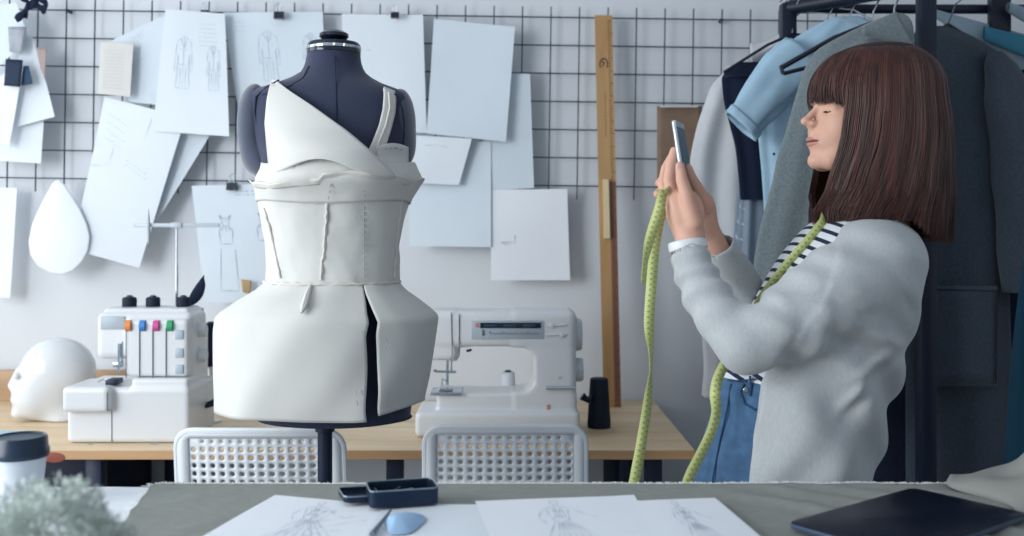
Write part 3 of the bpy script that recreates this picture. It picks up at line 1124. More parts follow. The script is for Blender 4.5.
def msdf(X, Y, Z):
    xl, xr = MX(424), MX(577)
    z0, z1 = TZ + .0015, MZ(312)
    # bed (wider towards the bottom)
    bed = rbox(X, Y, Z, ((MX(415) + MX(580)) / 2, yc, (z0 + MZ(412)) / 2), ((MX(580) - MX(415)) / 2, .095, (MZ(412) - z0) / 2 + .0), .014)
    bed2 = rbox(X, Y, Z, ((MX(436) + MX(577)) / 2, yc, (MZ(436) + MZ(393)) / 2), ((MX(577) - MX(436)) / 2, .072, (MZ(393) - MZ(436)) / 2), .010)
    arm = rbox(X, Y, Z, ((xl + xr) / 2, yc, (z1 + MZ(349)) / 2), ((xr - xl) / 2, .075, (z1 - MZ(349)) / 2), .022)
    col = rbox(X, Y, Z, ((MX(510) + xr) / 2, yc, (z1 + MZ(430)) / 2), ((xr - MX(510)) / 2, .075, (z1 - MZ(430)) / 2), .020)
    head = rbox(X, Y, Z, ((xl + MX(458)) / 2, yc, (z1 + MZ(362)) / 2), ((MX(458) - xl) / 2, .070, (z1 - MZ(362)) / 2), .016)
    d = smin(bed, bed2, .01)
    d = smin(d, smin(arm, smin(col, head, .01), .008), .006)
    hole = rbox(X, Y, Z, ((MX(462) + MX(534)) / 2, yc, (MZ(349) + MZ(393)) / 2), ((MX(534) - MX(462)) / 2, .3, (MZ(349) - MZ(393)) / 2), .035)
    hole2 = rbox(X, Y, Z, ((MX(400) + MX(500)) / 2, yc, (MZ(366) + MZ(392.5)) / 2), ((MX(500) - MX(400)) / 2, .3, (MZ(366) - MZ(392.5)) / 2), .008)
    d = smax(d, -smin(hole, hole2, .012), .012)
    return d


V, Fc = nets(msdf, (MX(409), my - .02, TZ - .01), (MX(586), my + .2, MZ(304)), .0042)
link_obj('machine_body', np_mesh('machine_body', V, Fc), whitepl, sm)
for x in (MX(424), MX(568)):
    for y in (my + .03, my + .15):
        MB().lathe([(.012, TZ), (.012, TZ + .004)], 14, Matrix.Translation((x, y, 0))).build('rubber_foot', darkmetal, sm)
yp = yc - .0755
MB().box((MX(471), yp - .004, MZ(339.5)), (MX(544), yp + .004, MZ(321)), .002).build('control_panel', greypl, sm)
m = MB()
m.box((MX(480), yp - .006, MZ(328.5)), (MX(541), yp - .003, MZ(323)), .0008)
m.build('display_strip', blackgl, sm)
m = MB()
for k in range(3):
    m.box((MX(484 + k * 19.5), yp - .0072, MZ(327)), (MX(497 + k * 19.5), yp - .0058, MZ(324.6)), .0002)
m.build('stitch_window', mat('slate_window', '#2b4560', .3), sm)
m = MB()
for k in range(20):
    x = MX(490) + k * (MX(538) - MX(490)) / 19
    m.box((x - .0007, yp - .0052, MZ(335)), (x + .0007, yp - .0035, MZ(333 if k % 5 else 331.5)))
m.box((MX(482), yp - .006, MZ(336)), (MX(484), yp - .0035, MZ(330)), .0003)
m.build('stitch_scale', seamg, sm)
MB().box((MX(475), yp - .0055, MZ(327.5)), (MX(478.5), yp - .0035, MZ(323)), .0004).build('red_mark', mat('red_print', '#c98a86', .5), sm)
for py in (326, 335.5):
    m = MB()
    m.tube([(MX(547), yp - .004, MZ(py)), (MX(566), yp - .004, MZ(py - .8))], .0028, 8)
    m.lathe([(.0065, 0), (.0065, .01), (.005, .012)], 16, Matrix.Translation((MX(552 if py < 330 else 562), yp + .004, MZ(py))) @ Matrix.Rotation(R(90), 4, 'X'))
    m.build('slide_lever', whitepl, sm)
for py, r_, dx in ((338, .046, .016), (374, .034, .020)):
    M_ = Matrix.Translation((MX(576), yc, MZ(py))) @ Matrix.Rotation(R(90), 4, 'Y')
    MB().lathe([(r_ * .6, 0), (r_, .004), (r_, dx), (r_ * .92, dx + .006), (r_ * .5, dx + .007)], 36, M_).build('hand_wheel' if py < 350 else 'stitch_dial', wheelm, sm)
MB().tube([(MX(546), yp - .004, MZ(388.5)), (MX(575), yp - .004, MZ(388.5))], .0055, 10).build('reverse_lever', chrome, sm)
for px, py in ((560, 378.5),):
    MB().lathe([(.0035, 0), (.003, .004)], 12, Matrix.Translation((MX(px), yp + .001, MZ(py))) @ Matrix.Rotation(R(90), 4, 'X')).build('indicator_lamp', greypl, sm)
MB().box((MX(547), yp - .0012, MZ(411)), (MX(550.5), yp + .001, MZ(405.5)), .0004).build('red_badge', mat('red_badge', '#c3857c', .5), sm)
# thread path slots, take-up lever
m = MB()
m.tube([(MX(451), yp + .002, MZ(313)), (MX(451), yp - .001, MZ(318)), (MX(452), yp - .001, MZ(355)), (MX(450), yp + .001, MZ(362)), (MX(456), yp, MZ(361)),
        (MX(459), yp - .001, MZ(356)), (MX(459), yp - .001, MZ(314))], .0014, 6)
m.build('thread_slot', seamg, sm)
m = MB()
m.tube([(MX(466), yc - .02, MZ(354)), (MX(470), yc - .03, MZ(352.5))], .004, 8)
m.build('lamp_switch', blackgl, sm)
m = MB()
ny = yc - .035
m.tube([(MX(446), ny, MZ(362)), (MX(446), ny, MZ(388))], .0042, 10)
m.tube([(MX(450), ny, MZ(364)), (MX(450), ny, MZ(374))], .003, 8)
m.tube([(MX(434), ny - .006, MZ(374)), (MX(455), ny - .006, MZ(374.5))], .0035, 8)
m.tube([(MX(434), ny - .006, MZ(374)), (MX(433), ny - .006, MZ(372))], .005, 8)
m.tube([(MX(441), ny - .01, MZ(388)), (MX(441), ny - .01, MZ(381)), (MX(446), ny - .01, MZ(384))], .0025, 8)
m.tube([(MX(446), ny, MZ(390)), (MX(446), ny, MZ(396))], .0012, 6)
m.build('needle_assembly', chrome, sm)
m = MB()
m.box((MX(438), ny - .03, MZ(392.5)), (MX(452), ny + .02, MZ(390)), .001)
m.build('presser_foot', chrome, sm)
MB().box((MX(430), my + .006, MZ(396)), (MX(461), my + .1, MZ(392.8)), .001).build('needle_plate', chrome, sm)
spool(Vector((MX(508) * 1.05, 2.96, TZ + .10)), .021, .060, 'white thread spool seen through the arm of the sewing machine', mat('white_thread', '#dfe4ea', .7), cone=.95)
o = MB().lathe([(.028, 0), (.028, .006), (.006, .008), (.006, .094), (.02, .096), (.02, .0995)], 18, Matrix.Translation((MX(508) * 1.05, 2.96, TZ))).build('spool_peg', whitepl)
tag(o, 'white spool stand behind the sewing machine under a white spool', 'spool stand')
# big cone by the machine
c = W(599, 427, 2.94)
c.z = TZ + .0005
g = empty('thread_cone', c, 'tall navy thread cone standing right of the sewing machine', 'thread cone')
MB().lathe([(.033, 0), (.034, .004), (.0345, .01), (.0265, .142), (.024, .144), (.009, .1445)], 32, Matrix.Translation(c)).build('thread_wrap', navythread, g)
o = MB()
o.tube([W(582, 396, 2.92), W(586, 399, 2.92), W(592, 400, 2.915)], [.012, .009, .012], 10)
o = o.build('power_plug', darkmetal)
tag(o, 'dark plug between the sewing machine and the tall navy cone', 'plug')


# ------------------------------------------------------------------ perforated chairs
def make_chair(name, cxp, wpx, toppy, Y, label):
    cx = (cxp - 512) * Y / F
    wd = wpx * Y / F
    zt_ = CZ - (toppy - HY) * Y / F
    zb_ = .50
    H = zt_ - zb_
    g = empty(name, (cx, Y + .15, 0), label, 'chair', 'white perforated plastic chairs at the sewing table')

    def warp(x, z):        # x in -1..1, z metres from top downward
        back = -.035 * (z / H - .2)                      # leans
        return Vector((cx + x * wd / 2 * (1 + .02 * z / H), Y + .02 + .035 * (1 - x * x) * -1 + .035 + (-.0) + (z / H) * .05, zt_ - z + .006 * (-x * x)))
    m = MB()
    nc, pitch = 14, .0238
    px0 = -(nc - 1) / 2 * pitch
    rp = .0200
    nr = 15
    hr = .0062
    mx_ = .5 * wd

    def w2(x, z):
        return warp(x / mx_, z)
    ring = 12
    for j in range(nr):
        for i in range(nc):
            hx, hz = px0 + i * pitch, .030 + j * rp
            if j == 0 and (i == 0 or i == nc - 1):
                hrr = 0
            else:
                hrr = hr if j > 0 else hr * .62
            corners = []
            for k in range(ring):
                a = 2 * PI * (k + .5) / ring
                cxx, czz = math.cos(a), math.sin(a)
                s = 1 / max(abs(cxx), abs(czz))
                corners.append((hx + cxx * s * pitch / 2, hz + czz * s * rp / 2))
            if hrr == 0:
                m.add([w2(*c_) for c_ in corners], [tuple(range(ring))])
                continue
            inner = [(hx + hrr * math.cos(2 * PI * (k + .5) / ring), hz + hrr * math.sin(2 * PI * (k + .5) / ring)) for k in range(ring)]
            v = [w2(*c_) for c_ in corners] + [w2(*c_) for c_ in inner]
            m.add(v, [(k, (k + 1) % ring, ring + (k + 1) % ring, ring + k) for k in range(ring)])
    x0, x1 = px0 - pitch / 2, -px0 + pitch / 2
    z0, z1 = .030 - rp / 2, .030 + (nr - .5) * rp
    m.build('backrest', whitepl2, g, solid=.0035, sharp=30)
    # rounded rim
    def rim_path(off):
        pts = []
        ro = .042
        xl, xr_, zt2, zb2 = -mx_ + off, mx_ - off, off, z1 + .012
        pts.append((xl, zb2))
        for k in range(8):
            pts.append((xl, zb2 + (zt2 + ro - zb2) * (k + 1) / 9))
        for k in range(7):
            a = PI + (PI / 2) * k / 6
            pts.append((xl + ro + ro * math.cos(a), zt2 + ro + ro * math.sin(a)))
        for k in range(1, 10):
            pts.append((xl + ro + (xr_ - xl - 2 * ro) * k / 10, zt2))
        for k in range(7):
            a = 1.5 * PI + (PI / 2) * k / 6
            pts.append((xr_ - ro + ro * math.cos(a), zt2 + ro + ro * math.sin(a)))
        for k in range(9):
            pts.append((xr_, zt2 + ro + (zb2 - zt2 - ro) * k / 8))
        return pts
    r_ = MB()
    outer = rim_path(.003)
    inn = []
    for (x, z) in outer:
        inn.append((min(max(x, x0), x1), max(z, z0)) if True else 0)
    v = [w2(*p) for p in outer] + [w2(*p) for p in inn]
    nn = len(outer)
    r_.add(v, [(k, k + 1, nn + k + 1, nn + k) for k in range(nn - 1)])
    # lower cross band
    r_.grid(16, 3, lambda u, vv_: w2(-mx_ + .004 + (2 * mx_ - .008) * u, z1 + .03 * vv_))
    o = r_.build('backrest_rim', whitepl2, g, solid=.014, sharp=60)
    t_ = MB()
    t_.tube([w2(*p) for p in rim_path(.0045)], .0085, 8)
    t_.build('rim_lip', whitepl2, g)
    # seat shell
    s_ = MB()
    s_.grid(14, 14, lambda u, v: Vector((cx + (u - .5) * wd * (1 - .06 * v), Y + .07 + v * .40, .475 - .02 * math.sin(PI * u) * (1 - v * .3) - .015 * v + .04 * (1 - v) ** 4)))
    s_.build('seat', whitepl2, g, solid=.012)
    for sx in (-1, 1):
        for sy in (0, 1):
            MB().tube([(cx + sx * wd * .36, Y + .12 + sy * .28, .462), (cx + sx * wd * .43, Y + .06 + sy * .42, .012)], .011, 10).build('leg', whitepl2, g)
            MB().lathe([(.013, 0), (.013, .012), (.008, .014)], 10, Matrix.Translation((cx + sx * wd * .43, Y + .06 + sy * .42, 0))).build('leg_cap', darkmetal, g)
    return g


ch1 = make_chair('perforated_chair', 253.5, 174, 431, 2.35, 'white perforated plastic chair behind the stand of the dress form')
make_chair('perforated_chair', 505, 167, 427.5, 2.38, 'white perforated plastic chair in front of the sewing machine')

# ------------------------------------------------------------------ dress form
DY = 2.17
SD = DY / F


def dz(py):
    return CZ - (py - HY) * SD


def dxp(px):
    return (px - 512) * SD


# rows: py, left px, right px, depth (m)
FORM = [(52, 308, 360, .055), (62, 306, 361, .057), (72, 302, 365, .062), (80, 288, 375, .070), (86, 270, 388, .078), (92, 251, 404, .086), (101, 245, 410, .094),
        (118, 247, 411, .105), (140, 254, 411, .122), (165, 262, 410, .136), (182, 264, 410, .136), (205, 269, 405, .120), (230, 272, 400, .106),
        (260, 275, 396, .098), (282, 276, 394, .098), (310, 268, 404, .110), (350, 260, 412, .124), (400, 257, 412, .130), (417, 258, 410, .128)]
FZ = [dz(r_[0]) for r_ in FORM]
FCX = [dxp((r_[1] + r_[2]) / 2) for r_ in FORM]
FRX = [(r_[2] - r_[1]) / 2 * SD for r_ in FORM]
FRY = [r_[3] for r_ in FORM]


def fsec(z):
    return crom(FZ, FCX, z), crom(FZ, FRX, z), crom(FZ, FRY, z)


def fpt(z, phi, off=0.0):
    """phi=0 right, 90 towards the camera"""
    cx_, rx, ry = fsec(z)
    return Vector((cx_ + (rx + off) * math.cos(phi), DY - (ry + off) * math.sin(phi), z))


def fhit(px, py, off=0.0):
    """point on the front of the form seen at photo pixel"""
    Y = DY - .1
    for _ in range(12):
        p = W(px, py, Y)
        cx_, rx, ry = fsec(p.z)
        t = min(.995, max(-.995, (p.x - cx_) / (rx + off)))
        Y = .5 * Y + .5 * (DY - (ry + off) * math.sqrt(1 - t * t))
    return W(px, py, Y)


df = empty('dress_form', (dxp(335), DY, 0), 'navy tailor dress form on a slim pole wearing a cream toile dress', 'dress form')
m = MB()
zz = np.linspace(dz(52), dz(417), 70)
m.grid(64, 70, lambda u, v: fpt(float(zz[int(round(v * 69))]), 2 * PI * u), closed_u=True)
bmz = m
nv_ = 64
m.f.append(tuple(69 * 64 + k for k in range(64)))
m.m.append(0)
m.build('torso', navyfab, df)
# seams on the torso: side/princess lines and the edge of the arm plates
for pl in ([(309, 66), (303, 78), (290, 86), (278, 91), (262, 95)], [(335, 56), (336, 90), (337, 125)]):
    m = MB()
    m.tube([fhit(a, b, .0005) for a, b in pl], .0011, 6)
    m.build('seam', navydk, df)
# shoulder arm caps: padded plates
lcap = mat('arm_cap_lit_fabric', '#454d60', .85, bump=.15, bscale=500, sheen=.7)  # paler than the torso: light from the left put into colour and sheen


def armcap(side):
    if side < 0:
        c, rr_ = (dxp(255), DY + .0, dz(126)), (.036, .062, .092)
        tip = (dxp(262), DY, dz(160))
    else:
        c, rr_ = (dxp(400), DY + .01, dz(124)), (.033, .060, .078)
        tip = (dxp(398), DY + .01, dz(150))
    def f(X, Y, Z):
        d = ell(X, Y, Z, c, rr_)
        return smin(d, ell(X, Y, Z, tip, (.03, .05, .04)), .03)
    V, Fc = nets(f, Vector(c) - Vector((.07, .1, .16)), Vector(c) + Vector((.07, .1, .13)), .005)
    return link_obj('arm_cap', np_mesh('arm_cap', V, Fc), lcap, df)


armcap(-1)
armcap(1)
m = MB()
pl = [(279, 80), (266, 88), (256, 97), (255, 112), (258, 130), (262, 148), (266, 160), (268, 170)]
m.tube([W(a, b, DY - (.062 if b > 95 else .055)) for a, b in pl], .0022, 8)
m.build('arm_cap_piping', navydk, df)
m = MB()
m.tube([W(a, b, DY - .06) for a, b in ((387, 90), (397, 96), (402, 108), (404, 122), (404, 136), (402, 148))], .0020, 8)
m.build('arm_cap_piping', navydk, df)
# neck plate, screws, knob
cx_ = dxp(334)
M_ = Matrix.Translation((cx_, DY, 0))
MB().lathe([(.052, dz(55)), (.0578, dz(54)), (.0578, dz(46)), (.054, dz(43.5)), (.03, dz(42.5))], 48, M_).build('neck_plate', blackgl, df)
MB().lathe([(.0583, dz(50.3)), (.0588, dz(49.6)), (.0588, dz(48.2)), (.0583, dz(47.5))], 48, M_).build('neck_trim', chrome, df)
m = MB()
for k in range(8):
    a = -PI / 2 + (k - 3.5) * .38
    m.lathe([(.0035, 0), (.003, .0025)], 8, Matrix.Translation((cx_ + .0585 * math.cos(a), DY + .0585 * math.sin(a), dz(48.8))) @ Matrix.Rotation(R(90), 4, 'X') @ Matrix.Rotation(-(a + PI / 2), 4, 'Y'))
m.build('plate_screw', mat('plate_screw_steel', '#d5dce2', .25, metal=.8), df)
MB().lathe([(.015, dz(43)), (.013, dz(41)), (.026, dz(40)), (.032, dz(37)), (.031, dz(34)), (.020, dz(31)), (.0, dz(30.5))], 36, M_).build('neck_knob', blackgl, df)
# underside rim and pole
m = MB()
m.lathe([(.0, dz(417) - .004), (.12, dz(417) - .004), (.135, dz(417)), (.12, dz(417) + .003)], 48, Matrix.Translation((dxp(335), DY, 0)) @ Matrix.Diagonal((1.24, .92, 1, 1)))
m.build('base_plate', navydk, df)
MB().lathe([(.016, .03), (.016, dz(432)), (.021, dz(431)), (.021, dz(425))], 20, Matrix.Translation((dxp(325), DY, 0))).build('pole', darkmetal, df)
m = MB()
for k in range(4):
    a = k * PI / 2 + .6
    m.tube([(dxp(325), DY, .09), (dxp(325) + .14 * math.cos(a), DY + .14 * math.sin(a), .04), (dxp(325) + .27 * math.cos(a), DY + .27 * math.sin(a), .012)], [.014, .012, .010], 10)
m.build('stand_foot', darkmetal, df)

# --- the toile dress worn by the form (a thing of its own)
dr = empty('toile_dress', (dxp(335), DY, dz(424)), 'cream toile dress with stiff peplum pinned on the navy dress form', 'dress')
# rows of the dress bodice: py, left, right, depth
BOD = [(160, 267, 411, .150), (170, 266, 414, .156), (180, 263, 416, .156), (192, 261, 411, .140), (200, 261, 408, .132), (225, 264, 402, .118), (250, 268, 398, .109), (270, 268, 398, .106), (285, 266, 398, .107)]


def bsec(z):
    zs_ = [dz(r_[0]) for r_ in BOD]
    return (crom(zs_, [dxp((r_[1] + r_[2]) / 2) for r_ in BOD], z), crom(zs_, [(r_[2] - r_[1]) / 2 * SD for r_ in BOD], z), crom(zs_, [r_[3] for r_ in BOD], z))


def bpt(z, phi, off=0):
    cx_, rx, ry = bsec(z)
    bu = .010 * max(0, math.sin(phi)) * (math.exp(-((phi - 1.0) / .38) ** 2) + math.exp(-((phi - 2.15) / .38) ** 2)) * math.exp(-((z - dz(182)) / .05) ** 2)
    return Vector((cx_ + (rx + off + bu) * math.cos(phi), DY - (ry + off + bu * 1.3) * math.sin(phi), z))


def bhit(px, py, off=0.0):
    Y = DY - .12
    for _ in range(14):
        p = W(px, py, Y)
        cx_, rx, ry = bsec(p.z)
        t = min(.99, max(-.99, (p.x - cx_) / (rx + off)))
        Y = .5 * Y + .5 * (DY - (ry + off) * math.sqrt(1 - t * t))
    return W(px, py, Y)


rowz = np.linspace(dz(285), dz(200), 26)


def wr(z, phi, a=.0022):
    return a * 1.6 * mnoise.noise(Vector((math.cos(phi) * 2.6, math.sin(phi) * 2.6, z * 14))) + a * .7 * mnoise.noise(Vector((math.cos(phi) * 7, math.sin(phi) * 7, z * 34 + 5)))


m = MB()
m.grid(96, 26, lambda u, v: bpt(float(rowz[int(round(v * 25))]), 2 * PI * u, .002 + wr(float(rowz[int(round(v * 25))]), 2 * PI * u)), closed_u=True)
m.build('bodice', muslin, dr, solid=.003)
# cup band with upturned lip below and scalloped top
m = MB()


def cup(u, v):
    phi = 2 * PI * u
    z0 = dz(203) + .004 * math.sin(phi * 3)
    z1 = dz(163) + .012 * math.cos((phi - PI / 2) * 3.3) * max(0, math.sin(phi)) - .02 * max(0, -math.sin(phi))
    z = z0 + (z1 - z0) * v
    return bpt(z, phi, .006 + wr(z, phi, .0018) + .006 * math.sin(PI * v) ** 2)


m.grid(110, 16, cup, closed_u=True)
m.build('bust_panel', muslin, dr, solid=.003)
# flared ridge (raised seam allowance) around the bust
m = MB()


def ridge(u, v):
    phi = 2 * PI * u
    k = .5 * math.cos((phi - PI / 2 + .25) * 3.4)
    z = dz(187) + .010 * k + (.006 if math.cos(phi) > 0 else -.004)
    o_ = .010 + .011 * v + .003 * math.sin(phi * 13) * v
    return bpt(z, phi, o_) + Vector((0, 0, .012 * v + .003 * math.sin(phi * 11) * v))


m.grid(140, 4, ridge, closed_u=True)
m.build('raised_seam_ridge', muslin_e, dr, solid=.003)
# long princess seam ridge, waist seam, edge seams
def seamline(pts, r_, name, mm, hit=bhit, off=.005, jit=.6, seed=0):
    rr = random.Random(seed)
    P3 = []
    for (a, b), (c_, d) in zip(pts[:-1], pts[1:]):
        n_ = max(2, int(abs(d - b) + abs(c_ - a)) // 4)
        for k in range(n_):
            t = k / n_
            P3.append(hit(a + (c_ - a) * t + rr.uniform(-jit, jit), b + (d - b) * t + rr.uniform(-jit, jit) * .5, off))
    P3.append(hit(*pts[-1], off))
    m_ = MB()
    m_.tube(P3, [r_ * (1 + .35 * math.sin(i * 1.9 + seed)) for i in range(len(P3))], 7)
    return m_.build(name, mm, dr)


seamline([(333, 182), (331, 192), (327, 204), (326, 225), (324, 250), (321, 268), (321, 280)], .0030, 'princess_seam', muslin_e, seed=1)
seamline([(405, 186), (401, 205), (398, 230), (396, 255), (394, 278)], .0026, 'princess_seam', muslin_e, seed=2)
seamline([(264, 208), (271, 235), (277, 262), (280, 278)], .0024, 'princess_seam', muslin_e, seed=3, jit=.4)
seamline([(268, 201), (300, 203), (335, 204), (370, 204), (400, 202)], .0016, 'underbust_seam', muslin_e, seed=4, jit=.2)


def stitches(pts, hit, off, name='basting_stitches', ln=3.2, gap=3.0, r_=.0011, mm=None):
    m_ = MB()
    for (a, b), (c_, d) in zip(pts[:-1], pts[1:]):
        L_ = math.hypot(c_ - a, d - b)
        s = 0
        while s + ln < L_:
            t0, t1 = s / L_, (s + ln) / L_
            m_.tube([hit(a + (c_ - a) * t0, b + (d - b) * t0, off), hit(a + (c_ - a) * t1, b + (d - b) * t1, off)], r_, 5)
            s += ln + gap
    return m_.build(name, mm or thread, dr)


stitches([(364, 206), (364, 278)], bhit, .0055)
stitches([(364, 176), (364, 200)], bhit, .018)
stitches([(331, 184), (328, 200)], bhit, .018)
# upper asymmetric flap, stiff and standing off the form
m = MB()


def flap(u, v):
    py = 79 + v * 92
    xl = float(np.interp(py, [79, 100, 123, 155, 171], [271.5, 267, 265, 268, 270]))
    xr_ = float(np.interp(py, [79, 90, 105, 130, 150, 165, 171], [273.5, 288, 311, 346, 371, 391, 396]))
    pb = py + (v ** 6) * (10 * math.sin((u) * 2 * PI * .95 + 2.4) - 2)
    px = xl + (xr_ - xl) * u
    off = .012 + .010 * math.sin(PI * min(1, v)) + .016 * v * v
    p = fhit(min(px, 399), pb, 0)
    q_ = bhit(min(px, 408), max(pb, 164), .0)
    t = min(1, max(0, (pb - 125) / 30))
    p = p.lerp(W(px, pb, q_.y), t * t * (3 - 2 * t))
    k = 1 - off / max(1.0, p.y)
    return camo.location + (p - camo.location) * k


m.grid(26, 30, flap)
m.build('shoulder_flap', muslin, dr, solid=.0035)
# shoulder strap
m = MB()
Lp = [(382, 84), (384, 92), (383, 108), (379, 125), (373, 140), (367, 153)]
Rp = [(393, 88), (396, 98), (395, 113), (391, 129), (386, 145), (382, 160)]


def strap(u, v):
    ys = np.linspace(0, 1, 6)
    lx, ly = np.interp(v, ys, [p[0] for p in Lp]), np.interp(v, ys, [p[1] for p in Lp])
    rx, ry = np.interp(v, ys, [p[0] for p in Rp]), np.interp(v, ys, [p[1] for p in Rp])
    p = fhit(lx + (rx - lx) * u, ly + (ry - ly) * u, .010)
    if v < .12:
        p.y += (0.12 - v) * .25
    return p


m.grid(7, 18, strap)
m.build('strap', muslin, dr, solid=.004)
m = MB()
m.tube([fhit(a, b, .014) for a, b in [(389, 92), (390, 108), (386, 125), (380, 140), (374, 155)]], .0022, 6)
m.build('strap_seam', muslin_e, dr)
# bust side panel under the strap
m = MB()
m.grid(10, 8, lambda u, v: bhit(376 + u * 32, 147 + v * 22 - 4 * math.sin(PI * u) * (1 - v), .004))
m.build('side_bust_panel', muslin, dr, solid=.003)
stitches([(385, 149), (396, 148), (405, 151)], bhit, .008, ln=2, gap=2.5)
stitches([(290, 168), (310, 158), (330, 160), (356, 168)], lambda a, b, o_: bhit(a, max(b, 160), .024), .02, ln=2.5, gap=4)

# --- peplum
PEP = [  # py at mid depth, left, right, front depth
    (281, 268, 397, .108), (290, 257, 405, .128), (300, 240, 419, .155), (310, 225, 432, .172), (316, 217.5, 438, .178),
    (330, 216, 436, .182), (350, 216, 433, .186), (375, 216, 429, .190), (398, 217, 424, .192)]
pz = [dz(r_[0]) for r_ in PEP]


def psec(z):
    return (float(np.interp(z, pz[::-1], [dxp((r_[1] + r_[2]) / 2) for r_ in PEP][::-1])),
            float(np.interp(z, pz[::-1], [(r_[2] - r_[1]) / 2 * SD for r_ in PEP][::-1])),
            float(crom(pz, [r_[3] for r_ in PEP], z)))


def ppt(z, phi, off=0.0):
    cx_, rx, ry = psec(z)
    cs, sn = math.cos(phi), math.sin(phi)
    # side points stand out like a ridge, the front is rounder
    k = 1 + .0 * sn
    t = (pz[0] - z) / (pz[0] - pz[-1])
    dent = .010 * t * math.sin(3 * phi + .6) * max(0, sn) + .006 * math.sin(t * 4) * math.sin(5 * phi)
    e = 0.90
    x = abs(cs) ** e * (1 if cs > 0 else -1)
    y = abs(sn) ** 1.15 * (1 if sn > 0 else -1)
    return Vector((cx_ + (rx + off) * x, DY - (ry + off + dent) * y, z))


def phi_at(px, py):
    """angle on the peplum front seen at a photo pixel"""
    best = None
    for k in range(200):
        phi = PI * (k + .5) / 200
        # z so that point projects to py
        z = dz(py)
        for _ in range(5):
            p = ppt(z, phi)
            z = CZ - (py - HY) * p.y / F
        p = ppt(z, phi)
        x = 512 + p.x / p.y * F
        if best is None or abs(x - px) < best[0]:
            best = (abs(x - px), phi)
    return best[1]


sl = [(288, 363.5, 364.5), (310, 365, 372), (330, 367, 376.5), (360, 367.5, 378.5), (390, 367.5, 379), (412, 367, 379)]
phiL = [phi_at(a[1], a[0]) for a in sl]
phiR = [phi_at(a[2], a[0]) for a in sl]
tt = [(a[0] - 281) / (412 - 281) for a in sl]


def pep(u, v):
    z1 = dz(408.5)
    t = v
    a0 = float(np.interp(t, [0] + tt, [phiR[0] - .004] + phiR))
    a1 = float(np.interp(t, [0] + tt, [phiL[0] + .004] + phiL))
    # from right edge a0 downward through 0, round the back, up to a1
    phi = a0 - u * (2 * PI - (a1 - a0))
    hem = .018 * max(0, math.cos(phi)) ** 2 if math.cos(phi) > 0 else -.0 + .006 * abs(math.cos(phi))
    hem += .006 * math.sin(2.5 * phi)
    z = pz[0] + (z1 + hem - pz[0]) * t
    p = ppt(z, phi)
    r2 = .0016 * math.sin(phi * 11 + z * 30)
    # folds hanging from the waist near the dart
    for ph0, wdt, am in ((1.93, .10, .016), (2.35, .2, .006), (.8, .16, .006)):
        p.y -= am * math.exp(-((phi - ph0) / wdt) ** 2) * math.exp(-((t - .22) / .22) ** 2)
    p.y += .014 * math.exp(-((phi - 2.0) / .13) ** 2) * math.exp(-((t - .75) / .45) ** 2)
    p.y -= .007 * math.exp(-((phi - 1.78) / .11) ** 2) * t
    p.y -= r2
    return p


m = MB()
m.grid(220, 40, pep)
m.build('peplum', muslin, dr, solid=.004, sharp=None)
# waist seam ridge and dart on the peplum
m = MB()
P3 = [ppt(pz[0] - .001, 2 * PI * k / 90, .005 + .0015 * math.sin(k * 1.7)) + Vector((0, 0, .0015 * math.sin(k * 2.3))) for k in range(90)]
m.tube(P3, .0032, 7, closed=True)
m.build('waist_seam', muslin_e, dr)


def phit(px, py, off=0.0):
    phi = phi_at(px, py)
    z = dz(py)
    for _ in range(5):
        p = ppt(z, phi, off)
        z = CZ - (py - HY) * p.y / F
    return ppt(z, phi, off)


m = MB()
m.tube([phit(311, 285, .006), phit(309, 295, .012), phit(306, 305, .018), phit(304, 313, .016)], [.003, .007, .008, .003], 8)
m.build('dart', muslin, dr)
m = MB()
for (a, b) in ((384, 343), (387, 350), (362, 331), (385, 338), (355, 390), (361, 390), (387, 392), (386, 402), (356, 400)):
    q0 = phit(a, b, .006)
    q1 = phit(a + .4, b + 5.5, .008)
    m.tube([q0, q1], .0010, 5)
m.build('sewing_pins', chrome, dr)

# ------------------------------------------------------------------ clothes rack
RZ = 1.31 + .222 * 2.9
A = Vector((.80, 2.9, RZ))
B = Vector(((926 - 512) * 2.62 / F, 2.62, RZ))
rk = empty('clothes_rack', ((A.x + B.x) / 2, 2.8, 0), 'dark metal clothes rack behind the woman, full of garments', 'clothes rack')
hw = .021
for p in (A, B, Vector((1.75, 2.9, 0)), Vector((1.85, 2.62, 0))):
    top = RZ + (.26 if p is B else .012)
    MB().box((p.x - hw, p.y - hw, .0), (p.x + hw, p.y + hw, top), .004).build('post', rackm, rk)
MB().tube([A, B + Vector((0, 0, -.0))], .022, 12).build('end_rail', rackm, rk)
MB().tube([A + Vector((0, .01, 0)), Vector((1.75, 2.91, RZ - .002))], .014, 12).build('long_rail', rackm, rk)
MB().tube([B, Vector((1.85, 2.62, RZ))], .016, 12).build('long_rail', rackm, rk)
MB().tube([Vector((A.x, A.y, .12)), Vector((B.x, B.y, .12))], .014, 10).build('lower_rail', rackm, rk)
MB().tube([Vector((A.x, A.y, .12)), Vector((1.75, 2.9, .12))], .014, 10).build('lower_rail', rackm, rk)
MB().box(W(990, 32, 2.86) - Vector((0, .01, 0)), W(1010, -20, 2.86) + Vector((0, .02, 0)), .004).build('rail_bracket', rackm, rk)


